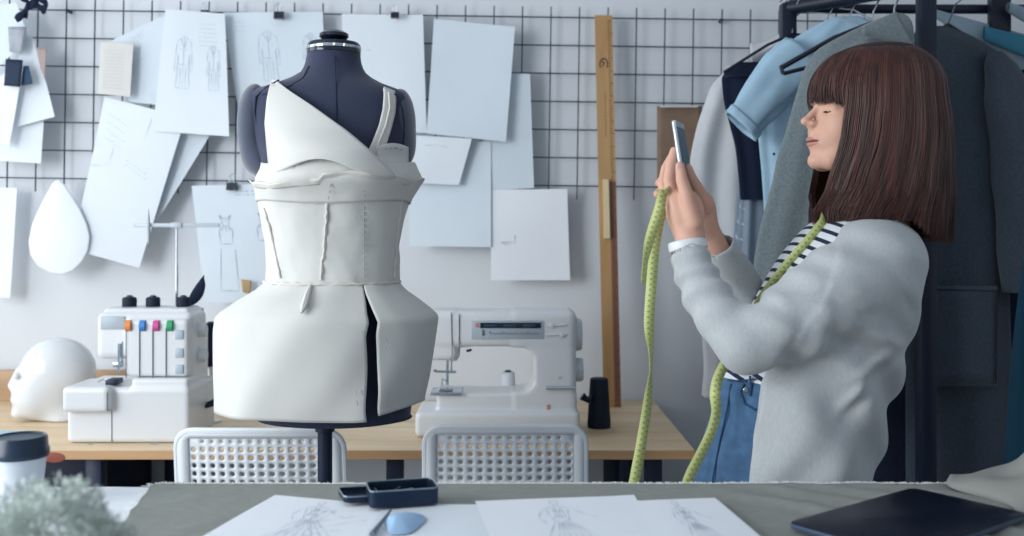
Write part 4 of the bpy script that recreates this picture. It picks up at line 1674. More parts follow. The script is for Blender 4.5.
def hanger(hook, tipL, tipR, neck, label, par_mat=blackgl, r_=.0042):
    """hook: point on the rail, neck: where the arms meet"""
    g = empty('clothes_hanger', neck, label, 'hanger', 'black clothes hangers on the rack')
    m_ = MB()
    h = Vector(hook)
    nk = Vector(neck)
    ax = (Vector(tipR) - Vector(tipL)).normalized()
    pts = [nk, nk.lerp(h, .55)]
    for k in range(9):
        a = -PI * .35 + k * PI * 1.25 / 8
        pts.append(h + ax * .026 * math.cos(a) * 1.0 + Vector((0, 0, .026 * math.sin(a))))
    m_.tube(pts, .0022, 7)
    m_.build('hook', chrome, g)
    m_ = MB()
    low = Vector((0, 0, -.035))
    tl_, tr2 = Vector(tipL), Vector(tipR)
    m_.tube([nk, nk.lerp(tl_, .35) + Vector((0, 0, .008)), tl_, tl_ + low * .5 + (nk - tl_) * .03], r_, 8)
    m_.tube([nk, nk.lerp(tr2, .35) + Vector((0, 0, .008)), tr2, tr2 + low * .5 + (nk - tr2) * .03], r_, 8)
    m_.tube([tl_ + low * .5 + (nk - tl_) * .03, (tl_ + tr2) / 2 + low, tr2 + low * .5 + (nk - tr2) * .03], r_ * .8, 8)
    m_.build('hanger_arms', par_mat, g)
    return g


def garment(rows, Y, depth, rz=0.0, folds=(7, .012), seed=0, N=120, M=60, taper=None, hemcut=True):
    """closed hanging cloth volume; rows (py, left, right) photo pixels at mid depth Y"""
    zs_ = [CZ - (r_[0] - HY) * Y / F for r_ in rows]
    cxs = [((r_[1] + r_[2]) / 2 - 512) * Y / F for r_ in rows]
    rxs = [(r_[2] - r_[1]) / 2 * Y / F for r_ in rows]
    z0, z1 = zs_[0], zs_[-1]

    def pt(u, v):
        z = z0 + (z1 - z0) * v ** 1.15
        cx__, rx = float(crom(zs_, cxs, z)), float(crom(zs_, rxs, z))
        phi = 2 * PI * u
        dp = depth * (min(1, .25 + v * 5)) * (min(1.0, rx / .10))
        am = folds[1] * min(1, v * 3 + .05)
        f_ = am * (math.sin(folds[0] * phi + 1.7 * seed + .8 * math.sin(3 * v + seed)) + .5 * math.sin((folds[0] * 2 - 1) * phi + seed * 2.1 + v * 2)
                   + .6 * mnoise.noise(Vector((math.cos(phi) * 2, math.sin(phi) * 2 + seed * 9, v * 3))))
        x = (rx + f_ * .4) * math.cos(phi)
        y = -(dp + f_) * math.sin(phi)
        xr = x * math.cos(rz) - y * math.sin(rz)
        yr = x * math.sin(rz) + y * math.cos(rz)
        return Vector((cx__ + xr, Y + yr, z))
    m_ = MB()
    m_.grid(N, M, pt, closed_u=True)
    return m_


# 1 pale shirt, leftmost
g = empty('pale_shirt', W(735, 60, 3.02), 'pale grey cotton shirt at the left end of the rack behind the hands', 'shirt')
mm_ = garment([(66, 728, 748), (74, 722, 775), (90, 709, 790), (130, 695, 795), (160, 689, 795), (200, 687, 790), (250, 691, 785), (300, 699, 780), (350, 703, 778), (372, 704, 776), (396, 702, 775)], 3.0, .045, 0, (6, .010), 3)
mm_.build('body', shirtw, g)
m = MB()
m.grid(16, 9, lambda u, v: W(750 + 46 * u, 52 - 22 * u + 5 * math.sin(PI * u) + v * (20 - 6 * u) - 8, 3.02 - .03 * math.sin(PI * v)))
m.build('collar', shirtw, g, solid=.005)
m = MB()      # ruffled front edge


def ruf(u, v):
    py = 135 + u * 150
    px = float(np.interp(py, [135, 160, 200, 240, 285], [738, 745, 742, 737, 742]))
    return W(px + 6 * v + 2.2 * math.sin(py * .42), py, 2.93 - .012 * math.sin(py * .42 + 1.2) * v - .006)


m.grid(60, 4, ruf)
m.build('ruffle', shirtw, g, solid=.002)
# 1b blue grey shirt
g = empty('blue_grey_shirt', W(760, 140, 2.95), 'blue grey shirt between the pale shirt and the light blue one', 'shirt')
garment([(120, 742, 790), (160, 741, 800), (200, 738, 800), (260, 734, 800), (330, 732, 800), (420, 730, 800)], 2.93, .03, 0, (8, .008), 5).build('body', shirtg, g)
# 2 navy vest
g = empty('navy_vest', W(740, 90, 2.9), 'dark navy vest hanging under the light blue shirt', 'vest')
garment([(62, 742, 770), (70, 727, 790), (80, 722, 800), (100, 724, 800), (125, 730, 800), (150, 736, 800), (200, 741, 800)], 2.9, .02, 0, (5, .005), 6).build('body', navyc, g)
hanger(Vector((.815, 2.885, RZ)), W(724, 72, 2.86), W(880, 50, 2.9), W(792, 34, 2.88), 'black hanger holding the navy vest at the left end of the rack')
# 3 light blue shirt
g = empty('light_blue_shirt', W(800, 60, 2.78), 'light blue short sleeved shirt on the rack left of the hair', 'shirt')
garment([(16, 838, 858), (22, 822, 875), (30, 808, 880), (42, 790, 885), (55, 776, 890), (70, 766, 890), (90, 762, 890), (130, 760, 885), (170, 763, 880), (230, 766, 875), (300, 768, 870)],
        2.78, .04, 0, (6, .009), 8).build('body', shirtb, g)
m = MB()
slp = [(W(806, 56, 2.74), .115), (W(786, 72, 2.72), .112), (W(768, 91, 2.70), .100), (W(753, 109, 2.69), .088), (W(740, 126, 2.68), .084)]


def slv(u, v):
    i = min(int(v * 4), 3)
    t = v * 4 - i
    c_ = slp[i][0].lerp(slp[i + 1][0], t)
    r_ = slp[i][1] * (1 - t) + slp[i + 1][1] * t
    d_ = (slp[-1][0] - slp[0][0]).normalized()
    s_ = Vector((0, 1, 0))
    q_ = d_.cross(s_).normalized()
    a = 2 * PI * u
    rr_ = r_ * (1 + .05 * math.sin(5 * a + v * 2) + .10 * mnoise.noise(Vector((math.cos(a) * 2, math.sin(a) * 2, v * 4))))
    return c_ + q_ * rr_ * .62 * math.cos(a) + s_ * rr_ * .38 * math.sin(a)


m.grid(48, 22, slv, closed_u=True)
m.build('sleeve', shirtb, g, solid=.003)
m = MB()
m.grid(48, 4, lambda u, v: slv(u, .9 + .1 * v) + (slv(u, .95) - slp[-1][0]).normalized() * .004, closed_u=True)
m.build('sleeve_hem', shirtb, g, solid=.003)
m = MB()
for (a, b) in ((774, 154),):
    m.lathe([(.004, 0), (.003, .002)], 12, Matrix.Translation(W(a, b, 2.735)) @ Matrix.Rotation(R(90), 4, 'X'))
m.build('button', blackgl, g)
hanger(Vector((.835, 2.86, RZ)), W(781, 68, 2.56), W(905, 22, 2.66), W(862, 27, 2.62), 'black hanger in front of the light blue shirt with a broad arm', r_=.007)
# 4 grey wool coat
g = empty('grey_wool_coat', W(890, 30, 2.6), 'mid grey wool coat on the rack directly behind the face', 'coat')
garment([(13, 896, 903), (18, 880, 910), (26, 862, 913), (38, 838, 914), (50, 818, 914), (64, 808, 914), (90, 799, 914), (130, 788, 916), (170, 776, 918), (210, 766, 908), (260, 755, 885), (320, 750, 865), (420, 752, 850)],
        2.5, .05, 0, (5, .011), 11).build('body', woolg, g)
m = MB()
m.grid(12, 8, lambda u, v: W(862 + 34 * u + 20 * v * u, 27 - 15 * u + v * (8 + 26 * u), 2.42 - .01 * math.sin(PI * v)))
m.build('collar', woolg, g, solid=.006)
# hooks in view above
hanger(Vector((.905, 2.80, RZ)), W(832, 48, 2.6), W(915, 44, 2.56), W(876, 22, 2.58), 'black hanger over the collar of the grey wool coat')
# 5 dark coats behind the back
g = empty('navy_long_coat', W(890, 200, 2.66), 'very dark navy long coat behind the back of the woman', 'coat')
garment([(60, 880, 930), (75, 865, 965), (100, 858, 985), (200, 856, 990), (300, 856, 992), (400, 858, 995), (560, 860, 1000)], 2.86, .035, 0, (5, .008), 14).build('body', darkc, g)
g = empty('dark_grey_coat', W(970, 60, 2.76), 'dark grey wool coat with patch pocket hanging right of the hair', 'coat')
garment([(26, 928, 948), (32, 915, 964), (42, 908, 984), (54, 905, 1000), (70, 905, 1006), (120, 905, 1008), (200, 905, 1008), (300, 905, 1010), (400, 905, 1012), (560, 905, 1012)], 2.76, .045, 0, (4, .007), 17).build('body', woold, g)
m = MB()


def sleeve2(u, v):
    py = 52 + v * 240
    c_ = float(np.interp(py, [52, 80, 140, 200, 292], [995, 1004, 1012, 1018, 1022]))
    hw_ = float(np.interp(py, [52, 65, 100, 292], [7, 16, 22, 20]))
    a = 2 * PI * u
    r2 = 1 + .06 * math.sin(3 * a + v * 6) + .04 * math.sin(20 * v + a)
    p = W(c_ + hw_ * r2 * math.cos(a), py, 2.70)
    p.y -= .055 * r2 * math.sin(a) * min(1, .3 + v * 5)
    return p


m.grid(40, 40, sleeve2, closed_u=True)
m.build('sleeve', woold, g)
m = MB()
m.grid(8, 8, lambda u, v: W(926 + 71 * u, 286 + 100 * v - 3 * u * 0, 2.675 - .004 * math.sin(PI * u)))
m.build('patch_pocket', woold, g, solid=.006)
m = MB()
m.tube([W(927, 289, 2.668), W(997, 291, 2.668), W(996, 384, 2.668)], .0016, 6)
m.build('pocket_stitching', darkc, g)
hanger(Vector((1.19, 2.64, RZ)), W(918, 52, 2.76), W(992, 60, 2.76), W(948, 24, 2.76), 'black hanger inside the dark grey coat right of the hair')
# 6 pale and teal shirts in the right corner
g = empty('pale_blue_shirt', W(960, 20, 2.8), 'pale grey blue shirt sloping down to the upper right corner of rack', 'shirt')
m = MB()


def slope(px0, py0, px1, py1, h0, h1, Y, th):
    def f(u, v):
        a = 2 * PI * v
        px = px0 + (px1 - px0) * u
        py = py0 + (py1 - py0) * u
        h = (h0 + (h1 - h0) * u)
        p = W(px, py + h / 2 - h / 2 * math.cos(a), Y)
        p.y -= th * math.sin(a) * (1 + .2 * math.sin(u * 14))
        return p
    return f


m.grid(30, 20, slope(934, 9, 1060, 44, 8, 60, 2.87, .010))
m.build('body', paleb, g)
g = empty('teal_shirt', W(1000, 40, 2.6), 'teal blue shirt folded over a hanger at the upper right corner', 'shirt')
m = MB()
m.grid(30, 20, slope(984, 26, 1060, 44, 14, 26, 2.845, .006))
m.build('body', tealm, g)
g = empty('white_shirt', W(1015, 10, 2.5), 'white shirt corner at the top right edge of the rack', 'shirt')
m = MB()
m.grid(24, 20, slope(1008, 2, 1070, 22, 10, 30, 2.82, .012))
m.build('body', paleb, g)
g = empty('teal_dress', W(1020, 400, 2.2), 'teal garment hem hanging at the right edge above the table', 'garment')
garment([(180, 1040, 1080), (260, 1024, 1090), (380, 1013, 1100), (470, 1007, 1110), (560, 1003, 1115)], 2.2, .04, 0, (5, .01), 21).build('body', mat('deep_teal_cloth', '#215068', .9), g)
g = empty('navy_dress', W(1020, 200, 2.75), 'dark navy dress filling the gap behind the dark grey coat at right', 'dress')
garment([(70, 985, 1050), (85, 975, 1090), (200, 975, 1100), (400, 975, 1105), (560, 975, 1110)], 2.87, .035, 0, (5, .008), 31).build('body', darkc, g)
# extra empty hooks on the rail
for (px, Yh) in ((788, 2.9), (826, 2.83), (848, 2.79), (872, 2.74), (893, 2.69)):
    x = (px - 512) * Yh / F
    m = MB()
    c_ = Vector((x, Yh, RZ + .005))
    pts = [c_ + Vector((0, 0, -.09)), c_ + Vector((.004, 0, -.05))] + [c_ + Vector((.027 * math.cos(a), -.004, .027 * math.sin(a))) for a in [-.9 + k * .45 for k in range(9)]]
    m.tube(pts, .0026, 7)
    o = m.build('hanger_hook', chrome)
    tag(o, {788: 'chrome hanger hook at the far left end of the rack rail', 826: 'chrome hook above the collar of the light blue shirt',
            848: 'chrome hook between the light blue shirt and grey coat', 872: 'chrome hook left of the grey coat collar',
            893: 'chrome hook nearest to the front rack post'}[px], 'hook', 'chrome hanger hooks on the rack rail')

# ------------------------------------------------------------------ the woman
PY = 1.92
SP = PY / F
pr = empty('person', (W(800, 500, PY).x, PY, 0), 'woman with auburn bob in pale grey cardigan and striped top photographing with a phone', 'person')
pr.location.z = 0
HX, HZ = .6765, 1.5375          # head centre x, eye height
yaw = R(10)
fd = Vector((-math.cos(yaw), -math.sin(yaw), 0))
sdv = Vector((math.sin(yaw), -math.cos(yaw), 0))      # towards the camera side of the head


def hp(f, s, u):
    return Vector((HX, PY, HZ)) + fd * f + sdv * s + Vector((0, 0, u))


def headf(X, Y, Z):
    dx, dy, u = X - HX, Y - PY, Z - HZ
    f = dx * fd.x + dy * fd.y
    s = dx * sdv.x + dy * sdv.y
    a = abs(s)
    d = ell(f, s, u, (-.004, 0, .022), (.097, .075, .092))
    d = smin(d, ell(f, a, u, (.050, 0, -.050), (.056, .054, .062)), .03)
    d = smin(d, ell(f, a, u, (.060, .034, -.035), (.034, .026, .032)), .02)       # cheeks
    d = smin(d, cap(f, a, u, (.004, .050, -.062), (.080, .020, -.098), .014, .015), .025)   # jaw line
    d = smin(d, ell(f, s, u, (.098, 0, -.096), (.017, .018, .016)), .014)         # chin
    d = smin(d, ell(f, s, u, (.088, 0, -.060), (.024, .027, .020)), .014)         # mouth area
    d = smin(d, ell(f, a, u, (.086, .020, .017), (.010, .022, .007)), .012)       # brow
    d = smax(d, -ell(f, a, u, (.112, .036, .000), (.024, .018, .013)), .010)      # socket
    d = smin(d, ell(f, a, u, (.078, .032, -.001), (.0145, .0150, .0125)), .004)   # eyeball with lids
    # nose
    d = smin(d, cap(f, s, u, (.096, 0, .006), (.120, 0, -.0205), .0052, .0072), .010)
    d = smin(d, ell(f, s, u, (.1215, 0, -.0215), (.0080, .0078, .0062)), .006)
    d = smin(d, ell(f, a, u, (.109, .0100, -.0262), (.0080, .0050, .0050)), .007)
    d = smin(d, cap(f, s, u, (.112, 0, -.030), (.104, 0, -.044), .006, .005), .006)
    # lips
    d = smin(d, ell(f, s, u, (.1065, 0, -.0545), (.0080, .0210, .0042)), .005)
    d = smin(d, ell(f, s, u, (.1050, 0, -.0640), (.0082, .0190, .0050)), .005)
    d = smax(d, -ell(f, s, u, (.112, 0, -.0592), (.018, .026, .0009)), .0015)
    # ear
    d = smin(d, ell(f, a, u, (-.004, .078, -.010), (.016, .008, .030)), .006)
    # neck
    d = smin(d, cap(X, Y, Z, tuple(hp(-.022, 0, -.06)), (.705, PY, 1.27), .052, .058), .02)
    return d


V1, F1 = nets(headf, (HX - .16, PY - .11, 1.28), (HX + .13, PY + .11, 1.67), .0022)


def wc(px, py, Y):
    return tuple(W(px, py, Y))


def chain(X, Y, Z, pts, k=None):
    d = None
    for (a, b) in zip(pts[:-1], pts[1:]):
        q = cap(X, Y, Z, wc(*a[:3]), wc(*b[:3]), a[3], b[3])
        d = q if d is None else np.minimum(d, q)
    return d


def handf(X, Y, Z):
    # near hand: palm, five fingers
    p1 = ell(X, Y, Z, wc(686, 214, 1.845), (.034, .020, .046))
    p1 = smin(p1, cap(X, Y, Z, wc(676, 202, 1.852), wc(690, 236, 1.845), .021, .025), .012)
    p1 = smin(p1, cap(X, Y, Z, wc(690, 236, 1.845), wc(691, 268, 1.833), .0235, .025), .014)
    thumb = chain(X, Y, Z, [(694, 222, 1.828, .016), (687, 196, 1.822, .0128), (682, 180, 1.823, .0112), (680, 166, 1.827, .0086)])
    p1 = smin(p1, thumb, .008)
    for ps in ([(673, 200, 1.850, .0125), (669, 180, 1.852, .0108), (671, 164, 1.858, .0096), (674, 151, 1.864, .0078)],
               [(668, 203, 1.868, .0118), (663, 184, 1.880, .0102), (666, 168, 1.890, .0092), (671, 158, 1.893, .0078)],
               [(668, 209, 1.880, .0112), (663, 193, 1.897, .0098), (668, 180, 1.908, .0088), (674, 173, 1.910, .0075)],
               [(671, 216, 1.886, .0100), (667, 204, 1.905, .0086), (672, 195, 1.915, .0076), (678, 190, 1.916, .0066)]):
        p1 = smin(p1, chain(X, Y, Z, ps), .005)
    # far hand
    p2 = ell(X, Y, Z, wc(702, 214, 1.935), (.028, .024, .046))
    p2 = smin(p2, cap(X, Y, Z, wc(706, 228, 1.945), wc(721, 256, 1.962), .024, .023), .014)
    p2 = smin(p2, chain(X, Y, Z, [(706, 206, 1.905, .015), (698, 190, 1.885, .012), (691, 178, 1.868, .0105), (688, 168, 1.862, .0082)]), .008)
    for ps in ([(694, 190, 1.950, .0118), (676, 182, 1.958, .0105), (663, 180, 1.945, .0096), (659.5, 183, 1.925, .0082)],
               [(694, 199, 1.958, .0115), (675, 193, 1.968, .0102), (661, 191, 1.953, .0094), (657.5, 194, 1.930, .0080)],
               [(694, 208, 1.960, .0110), (676, 204, 1.968, .0098), (664, 202, 1.955, .0090), (660.5, 204, 1.936, .0078)],
               [(696, 217, 1.958, .0100), (682, 215, 1.966, .0086), (671, 212, 1.955, .0078), (668, 213, 1.942, .0068)]):
        p2 = smin(p2, chain(X, Y, Z, ps), .005)
    return np.minimum(p1, p2)


V2, F2 = nets(handf, (W(648, 0, 1.85).x, 1.79, 1.22), (W(735, 0, 1.97).x, 2.01, 1.475), .0021)


def bodyf(X, Y, Z):
    d = ell(X, Y, Z, (.625, PY, 1.17), (.085, .12, .16))
    d = smin(d, ell(X, Y, Z, (.55, PY, .95), (.085, .11, .15)), .06)
    d = smin(d, cap(X, Y, Z, (.68, PY - .02, 1.27), (.69, PY, 1.34), .055, .05), .04)
    for (y_, x_) in ((-.07, .0), (.08, -.03)):
        d = smin(d, cap(X, Y, Z, (.535 + x_, PY + y_, .84), (.525 + x_, PY + y_, .47), .062, .048), .03)
        d = smin(d, cap(X, Y, Z, (.525 + x_, PY + y_, .47), (.57 + x_, PY + y_, .09), .050, .034), .02)
        d = smin(d, cap(X, Y, Z, (.57 + x_, PY + y_, .06), (.46 + x_, PY + y_, .04), .030, .024), .02)
    d = smin(d, chain(X, Y, Z, [(880, 262, 1.82, .045), (745, 345, 1.755, .034), (692, 258, 1.838, .023)]), .02)
    d = smin(d, chain(X, Y, Z, [(866, 262, 2.04, .045), (768, 338, 2.08, .034), (744, 296, 2.02, .026), (722, 256, 1.962, .022)]), .02)
    return d


V3, F3 = nets(bodyf, (.28, 1.68, 0.005), (.84, 2.18, 1.37), .011)
V = np.concatenate([V1, V2, V3])
Fc = np.concatenate([F1, F2 + len(V1), F3 + len(V1) + len(V2)])
me = np_mesh('body', V, Fc)
bo = link_obj('body', me, [skin, lipm, mat('blushed_skin', '#c07f74', .5, sss=.08), mat('eye_shadow_line', '#2c2226', .5)], pr)
# lips and lashes: colour of the surface itself
cen = np.zeros(len(me.polygons) * 3, np.float32)
me.polygons.foreach_get('center', cen)
cen = cen.reshape(-1, 3)
d_ = cen - np.array([HX, PY, HZ])
f_ = d_[:, 0] * fd.x + d_[:, 1] * fd.y
s_ = d_[:, 0] * sdv.x + d_[:, 1] * sdv.y
u_ = d_[:, 2]
mi = np.zeros(len(cen), np.int32)
lipmask = (f_ > .088) & (np.abs(s_) < .0215) & (u_ > -.0695 + .004 * (np.abs(s_) / .0185) ** 2) & (u_ < -.0505 - .006 * (np.abs(s_) / .0185) ** 2)
mi[lipmask] = 1
lash = (np.abs(u_ + .0035 + .0026 * np.cos((np.abs(s_) - .032) / .013 * 1.4)) < .0014) & (np.abs(np.abs(s_) - .0285) < .0095) & (f_ > .070)
mi[lash] = 3
me.polygons.foreach_set('material_index', mi)

# eyelashes and eyebrow
for s in (1, -1):
    m = MB()
    for k in range(14):
        t = k / 13
        b_ = hp(.0905 - .012 * (t - .2) ** 2 * 1.5 - .004 * t, s * (.021 + .016 * t), -.0035 - .0022 * math.sin(PI * t))
        m.tube([b_, b_ + fd * .004 + sdv * s * .002 * (t) + Vector((0, 0, -.0022)), b_ + fd * .0075 + sdv * s * .004 * t + Vector((0, 0, -.0022))], [.0005, .0004, .0002], 5)
    m.build('eyelash', mat('lash', '#231a1e', .6), pr)
    m = MB()
    m.tube([hp(.0995, s * .014, .0170), hp(.0985, s * .024, .0205), hp(.092, s * .036, .0215), hp(.083, s * .045, .018)], [.002, .0026, .0022, .001], 8)
    m.build('eyebrow', mat('brow', '#4a3230', .8), pr)
# fingernails
for (px, py, Y, r_, ax) in ((680.3, 167, 1.8185, .0062, 0),):
    m = MB()
    c_ = W(px, py, Y)
    m.lathe([(0, .0012), (.004, .0009), (.0058, 0)], 14, Matrix.Translation(c_) @ Matrix.Rotation(R(90), 4, 'X') @ Matrix.Diagonal((.95, 1.35, 1, 1)))
    m.build('fingernail', mat('pale_nail', '#d9a8a0', .3), pr)

# ---- hair
HR = [(45.5, 872, 894, .016), (47, 859, 903, .042), (50, 846, 913, .062), (56, 832, 922, .080), (66, 822, 932, .094), (80, 814.5, 938, .102), (100, 811, 940, .107), (130, 816, 944, .109),
      (165, 816, 945, .111), (200, 812, 946, .113), (240, 812, 946, .110)]
hz = [CZ - (r_[0] - HY) * SP for r_ in HR]
hpy = [r_[0] for r_ in HR]


def hsec(py):
    l = crom(hpy, [r_[1] for r_ in HR], py)
    r_ = crom(hpy, [q[2] for q in HR], py)
    return ((l + r_) / 2 - 512) * SP, (r_ - l) / 2 * SP, crom(hpy, [q[3] for q in HR], py)


def edge_phi(py):
    px = crom([100, 140, 180, 220, 240], [832, 829, 820, 810, 807], np.asarray(py, float))
    cx__, rx, ry = hsec(py)
    return np.arccos(np.clip((cx__ - (px - 512) * SP) / rx, -1, 1))


PB = float(edge_phi(104.0))


def hairpath(phi0, py, k):
    """phi0 in -pi..pi, 0 = front"""
    sg = 1 if phi0 >= 0 else -1
    a = abs(phi0)
    py = np.asarray(py, float)
    if a > PB:
        e = edge_phi(np.maximum(py, 104))
        t = np.clip((py - 96) / 10, 0, 1)
        lo_ = PB + (e - PB) * t
        ph = lo_ + (a - PB) / (PI - PB) * (PI - lo_)
    else:
        ph = np.full(len(py), a)
    cx__, rx, ry = hsec(py)
    x = cx__ - rx * k * np.cos(ph)
    y = PY - sg * ry * k * np.abs(np.sin(ph)) ** .72
    z = CZ - (py - HY) * SP
    return np.stack([x, y, z], 1)


def hair_end(phi0):
    a = abs(phi0)
    if a < PB:
        return 99
    t = math.degrees((a - PB) / (PI - PB) * PI)
    return float(np.interp(t, [0, 25, 55, 82, 100, 112, 125, 180], [236, 232, 225, 219, 219, 230, 240, 241]))


# under layer
m = MB()
pys = 45.55 + 51.5 * np.linspace(0, 1, 18) ** 2.2
N = 72
m.grid(N, 18, lambda u, v: Vector(hairpath(-PI + 2 * PI * u * .9999, [float(pys[int(round(v * 17))])] * 1, .94)[0]), closed_u=True)
rows = 26


def lower(side):
    def f(u, v):
        a = PB + .02 + (PI - PB - .02) * u
        py = 96 + (hair_end(a) - 4 - 96) * v
        return Vector(hairpath(side * a, [py], .93)[0])
    return f


m.f.append(tuple(range(N)))
m.m.append(0)
m.grid(40, rows, lower(1))
m.grid(40, rows, lower(-1))
hb = m.build('hair', hairb, pr, solid=.006, offset=0)
# strands
NS = 5600
cv, cf = [], []
rs = random.Random(11)
npt = 19
base = 0
SV, SF = [], []
for i in range(NS):
    if rs.random() < .24:
        phi0 = rs.uniform(-PB * 1.05, PB * 1.05)
        end = 101.5 + rs.uniform(-4, 4) + 3 * math.cos(phi0 * 2) + 16 * min(1, abs(phi0) / PB) ** 6
        if abs(phi0) > PB:
            phi0 = PB * .99 * (1 if phi0 > 0 else -1)
    else:
        phi0 = (PB - .06 + (PI - PB + .06) * rs.random() ** 1.0) * (1 if rs.random() < .68 else -1)
        end = hair_end(phi0) + rs.uniform(-6, 3)
    k0 = 1.0 - .05 * rs.random() ** 1.5
    clump = math.sin(phi0 * 23) * .012 + math.sin(phi0 * 9 + 1) * .012
    py = 45.52 + (end - 45.52) * np.linspace(0, 1, npt) ** 2.1
    t = np.linspace(0, 1, npt)
    kk = k0 + clump * t + .012 * np.sin(t * 5 + phi0 * 6) * t
    kk = kk - .05 * np.clip((t - .85) / .15, 0, 1) ** 2 * (1 if rs.random() < .5 else .2)
    ph = phi0
    P = hairpath(ph, py, 1.0)
    c_x, rx, ry = hsec(py)
    cen_ = np.stack([c_x, np.full(npt, PY), P[:, 2]], 1)
    P = cen_ + (P - cen_) * kk[:, None]
    wob = .0025 * np.sin(t * rs.uniform(4, 9) + rs.uniform(0, 6)) * t
    P[:, 0] += wob
    P[:, 2] += 0
    r0 = rs.uniform(.0006, .0012)
    rad = r0 * (1 - .75 * np.clip((t - .8) / .2, 0, 1))
    T_ = np.gradient(P, axis=0)
    T_ /= np.linalg.norm(T_, axis=1)[:, None] + 1e-9
    out = P - cen_
    out /= np.linalg.norm(out, axis=1)[:, None] + 1e-9
    s1 = np.cross(T_, out)
    s1 /= np.linalg.norm(s1, axis=1)[:, None] + 1e-9
    s2 = np.cross(s1, T_)
    ring = np.stack([P + s1 * rad[:, None] * 1.5, P + s2 * rad[:, None] * .7, P - s1 * rad[:, None] * 1.5, P - s2 * rad[:, None] * .7], 1).reshape(-1, 3)
    SV.append(ring)
    a = np.arange(npt - 1)[:, None] * 4
    for kx in range(4):
        l = (kx + 1) % 4
        SF.append(np.concatenate([a + kx, a + l, a + 4 + l, a + 4 + kx], 1) + base)
    base += npt * 4
link_obj('hair_strands', np_mesh('hair_strands', np.concatenate(SV), np.concatenate(SF)), hairm, hb)

# ---- clothes
def loftf(X, Y, Z, rows, Yc, inflate=0.0, caps=True):
    zs_ = [CZ - (r_[0] - HY) * SP for r_ in rows]
    z = np.asarray(Z, float).ravel()
    cx__ = crom(zs_, [((r_[1] + r_[2]) / 2 - 512) * SP for r_ in rows], z)
    rx = crom(zs_, [(r_[2] - r_[1]) / 2 * SP for r_ in rows], z) + inflate
    ry = crom(zs_, [r_[3] for r_ in rows], z) + inflate
    sh = np.asarray(Z).shape
    cx__, rx, ry = cx__.reshape(sh), rx.reshape(sh), ry.reshape(sh)
    q = np.sqrt(((X - cx__) / rx) ** 2 + ((Y - Yc) / ry) ** 2)
    d = (q - 1) * np.minimum(rx, ry)
    if caps:
        d = smax(d, Z - zs_[0] - inflate, .02)
        d = np.maximum(d, zs_[-1] - Z)
    return d


SHIRT = [(206, 838, 880, .055), (216, 822, 884, .075), (226, 810, 890, .12), (240, 797, 896, .145), (258, 782, 898, .148), (280, 768, 896, .146), (305, 754, 888, .138), (340, 737, 876, .130), (375, 724, 865, .128), (405, 716, 860, .130)]
V, Fc = nets(lambda X, Y, Z: loftf(X, Y, Z, SHIRT, PY), (.34, 1.74, .95), (.80, 2.10, 1.39), .0055)
link_obj('striped_top', np_mesh('striped_top', V, Fc), stripes, pr)


def jeansf(X, Y, Z):
    JE = [(371, 723, 866, .128), (400, 716, 860, .136), (440, 705, 856, .143), (483, 694, 850, .148), (520, 690, 848, .150)]
    d = loftf(X, Y, Z, JE, PY)
    for (y_, x_) in ((-.072, .0), (.08, -.03)):
        d = smin(d, cap(X, Y, Z, (.53 + x_ * .5, PY + y_, .76), (.51 + x_, PY + y_, .45), .076, .060), .03)
        d = smin(d, cap(X, Y, Z, (.51 + x_, PY + y_, .45), (.565 + x_, PY + y_, .10), .062, .050), .02)
    d = np.maximum(d, .085 - Z)
    d = d + .0022 * np.sin(60 * Z + 25 * X + 3 * np.sin(14 * Y + 9 * X)) + .0014 * np.sin(110 * Z - 60 * X)
    return d


V, Fc = nets(jeansf, (.30, 1.70, .07), (.76, 2.14, 1.06), .0075)
je = link_obj('jeans', np_mesh('jeans', V, Fc), denim, pr)


def jhit(px, py, off=.003):
    """point on the near front of the jeans"""
    r_ = [(371, 723, 866, .128), (400, 716, 860, .136), (440, 705, 856, .143), (483, 694, 850, .148), (520, 690, 848, .150)]
    Y = PY - .08
    for _ in range(20):
        p = W(px, py, Y)
        q_ = HY + (CZ - p.z) / SP
        l = np.interp(q_, [a[0] for a in r_], [a[1] for a in r_])
        rr_ = np.interp(q_, [a[0] for a in r_], [a[2] for a in r_])
        cx__, rx = ((l + rr_) / 2 - 512) * SP, (rr_ - l) / 2 * SP + off
        ry = np.interp(q_, [a[0] for a in r_], [a[3] for a in r_]) + off
        t = min(.995, max(-.995, (p.x - cx__) / rx))
        Y = .5 * Y + .5 * (PY - ry * math.sqrt(1 - t * t))
    return W(px, py, Y)


m = MB()
m.tube([jhit(728, 380), jhit(740, 381), jhit(756, 379)], .0016, 8)
m.tube([jhit(730, 373), jhit(744, 374), jhit(758, 372)], .0014, 8)
m.build('waistband_seam', denimd, je)
m = MB()
m.tube([jhit(744, 384), jhit(741, 392), jhit(745, 404), jhit(756, 410)], .0022, 8)
m.tube([jhit(750, 376), jhit(751, 386), jhit(750, 396)], .0024, 8)
m.build('pocket_seam', denimd, je)
m = MB()
m.tube([jhit(731, 384), jhit(727, 410), jhit(720, 440), jhit(712, 483), jhit(708, 500)], .0018, 8)
m.build('side_seam', denimd, je)
MB().lathe([(.0055, 0), (.004, .002)], 14, Matrix.Translation(jhit(746, 390, .006)) @ Matrix.Rotation(R(90), 4, 'X')).build('rivet', chrome, je)

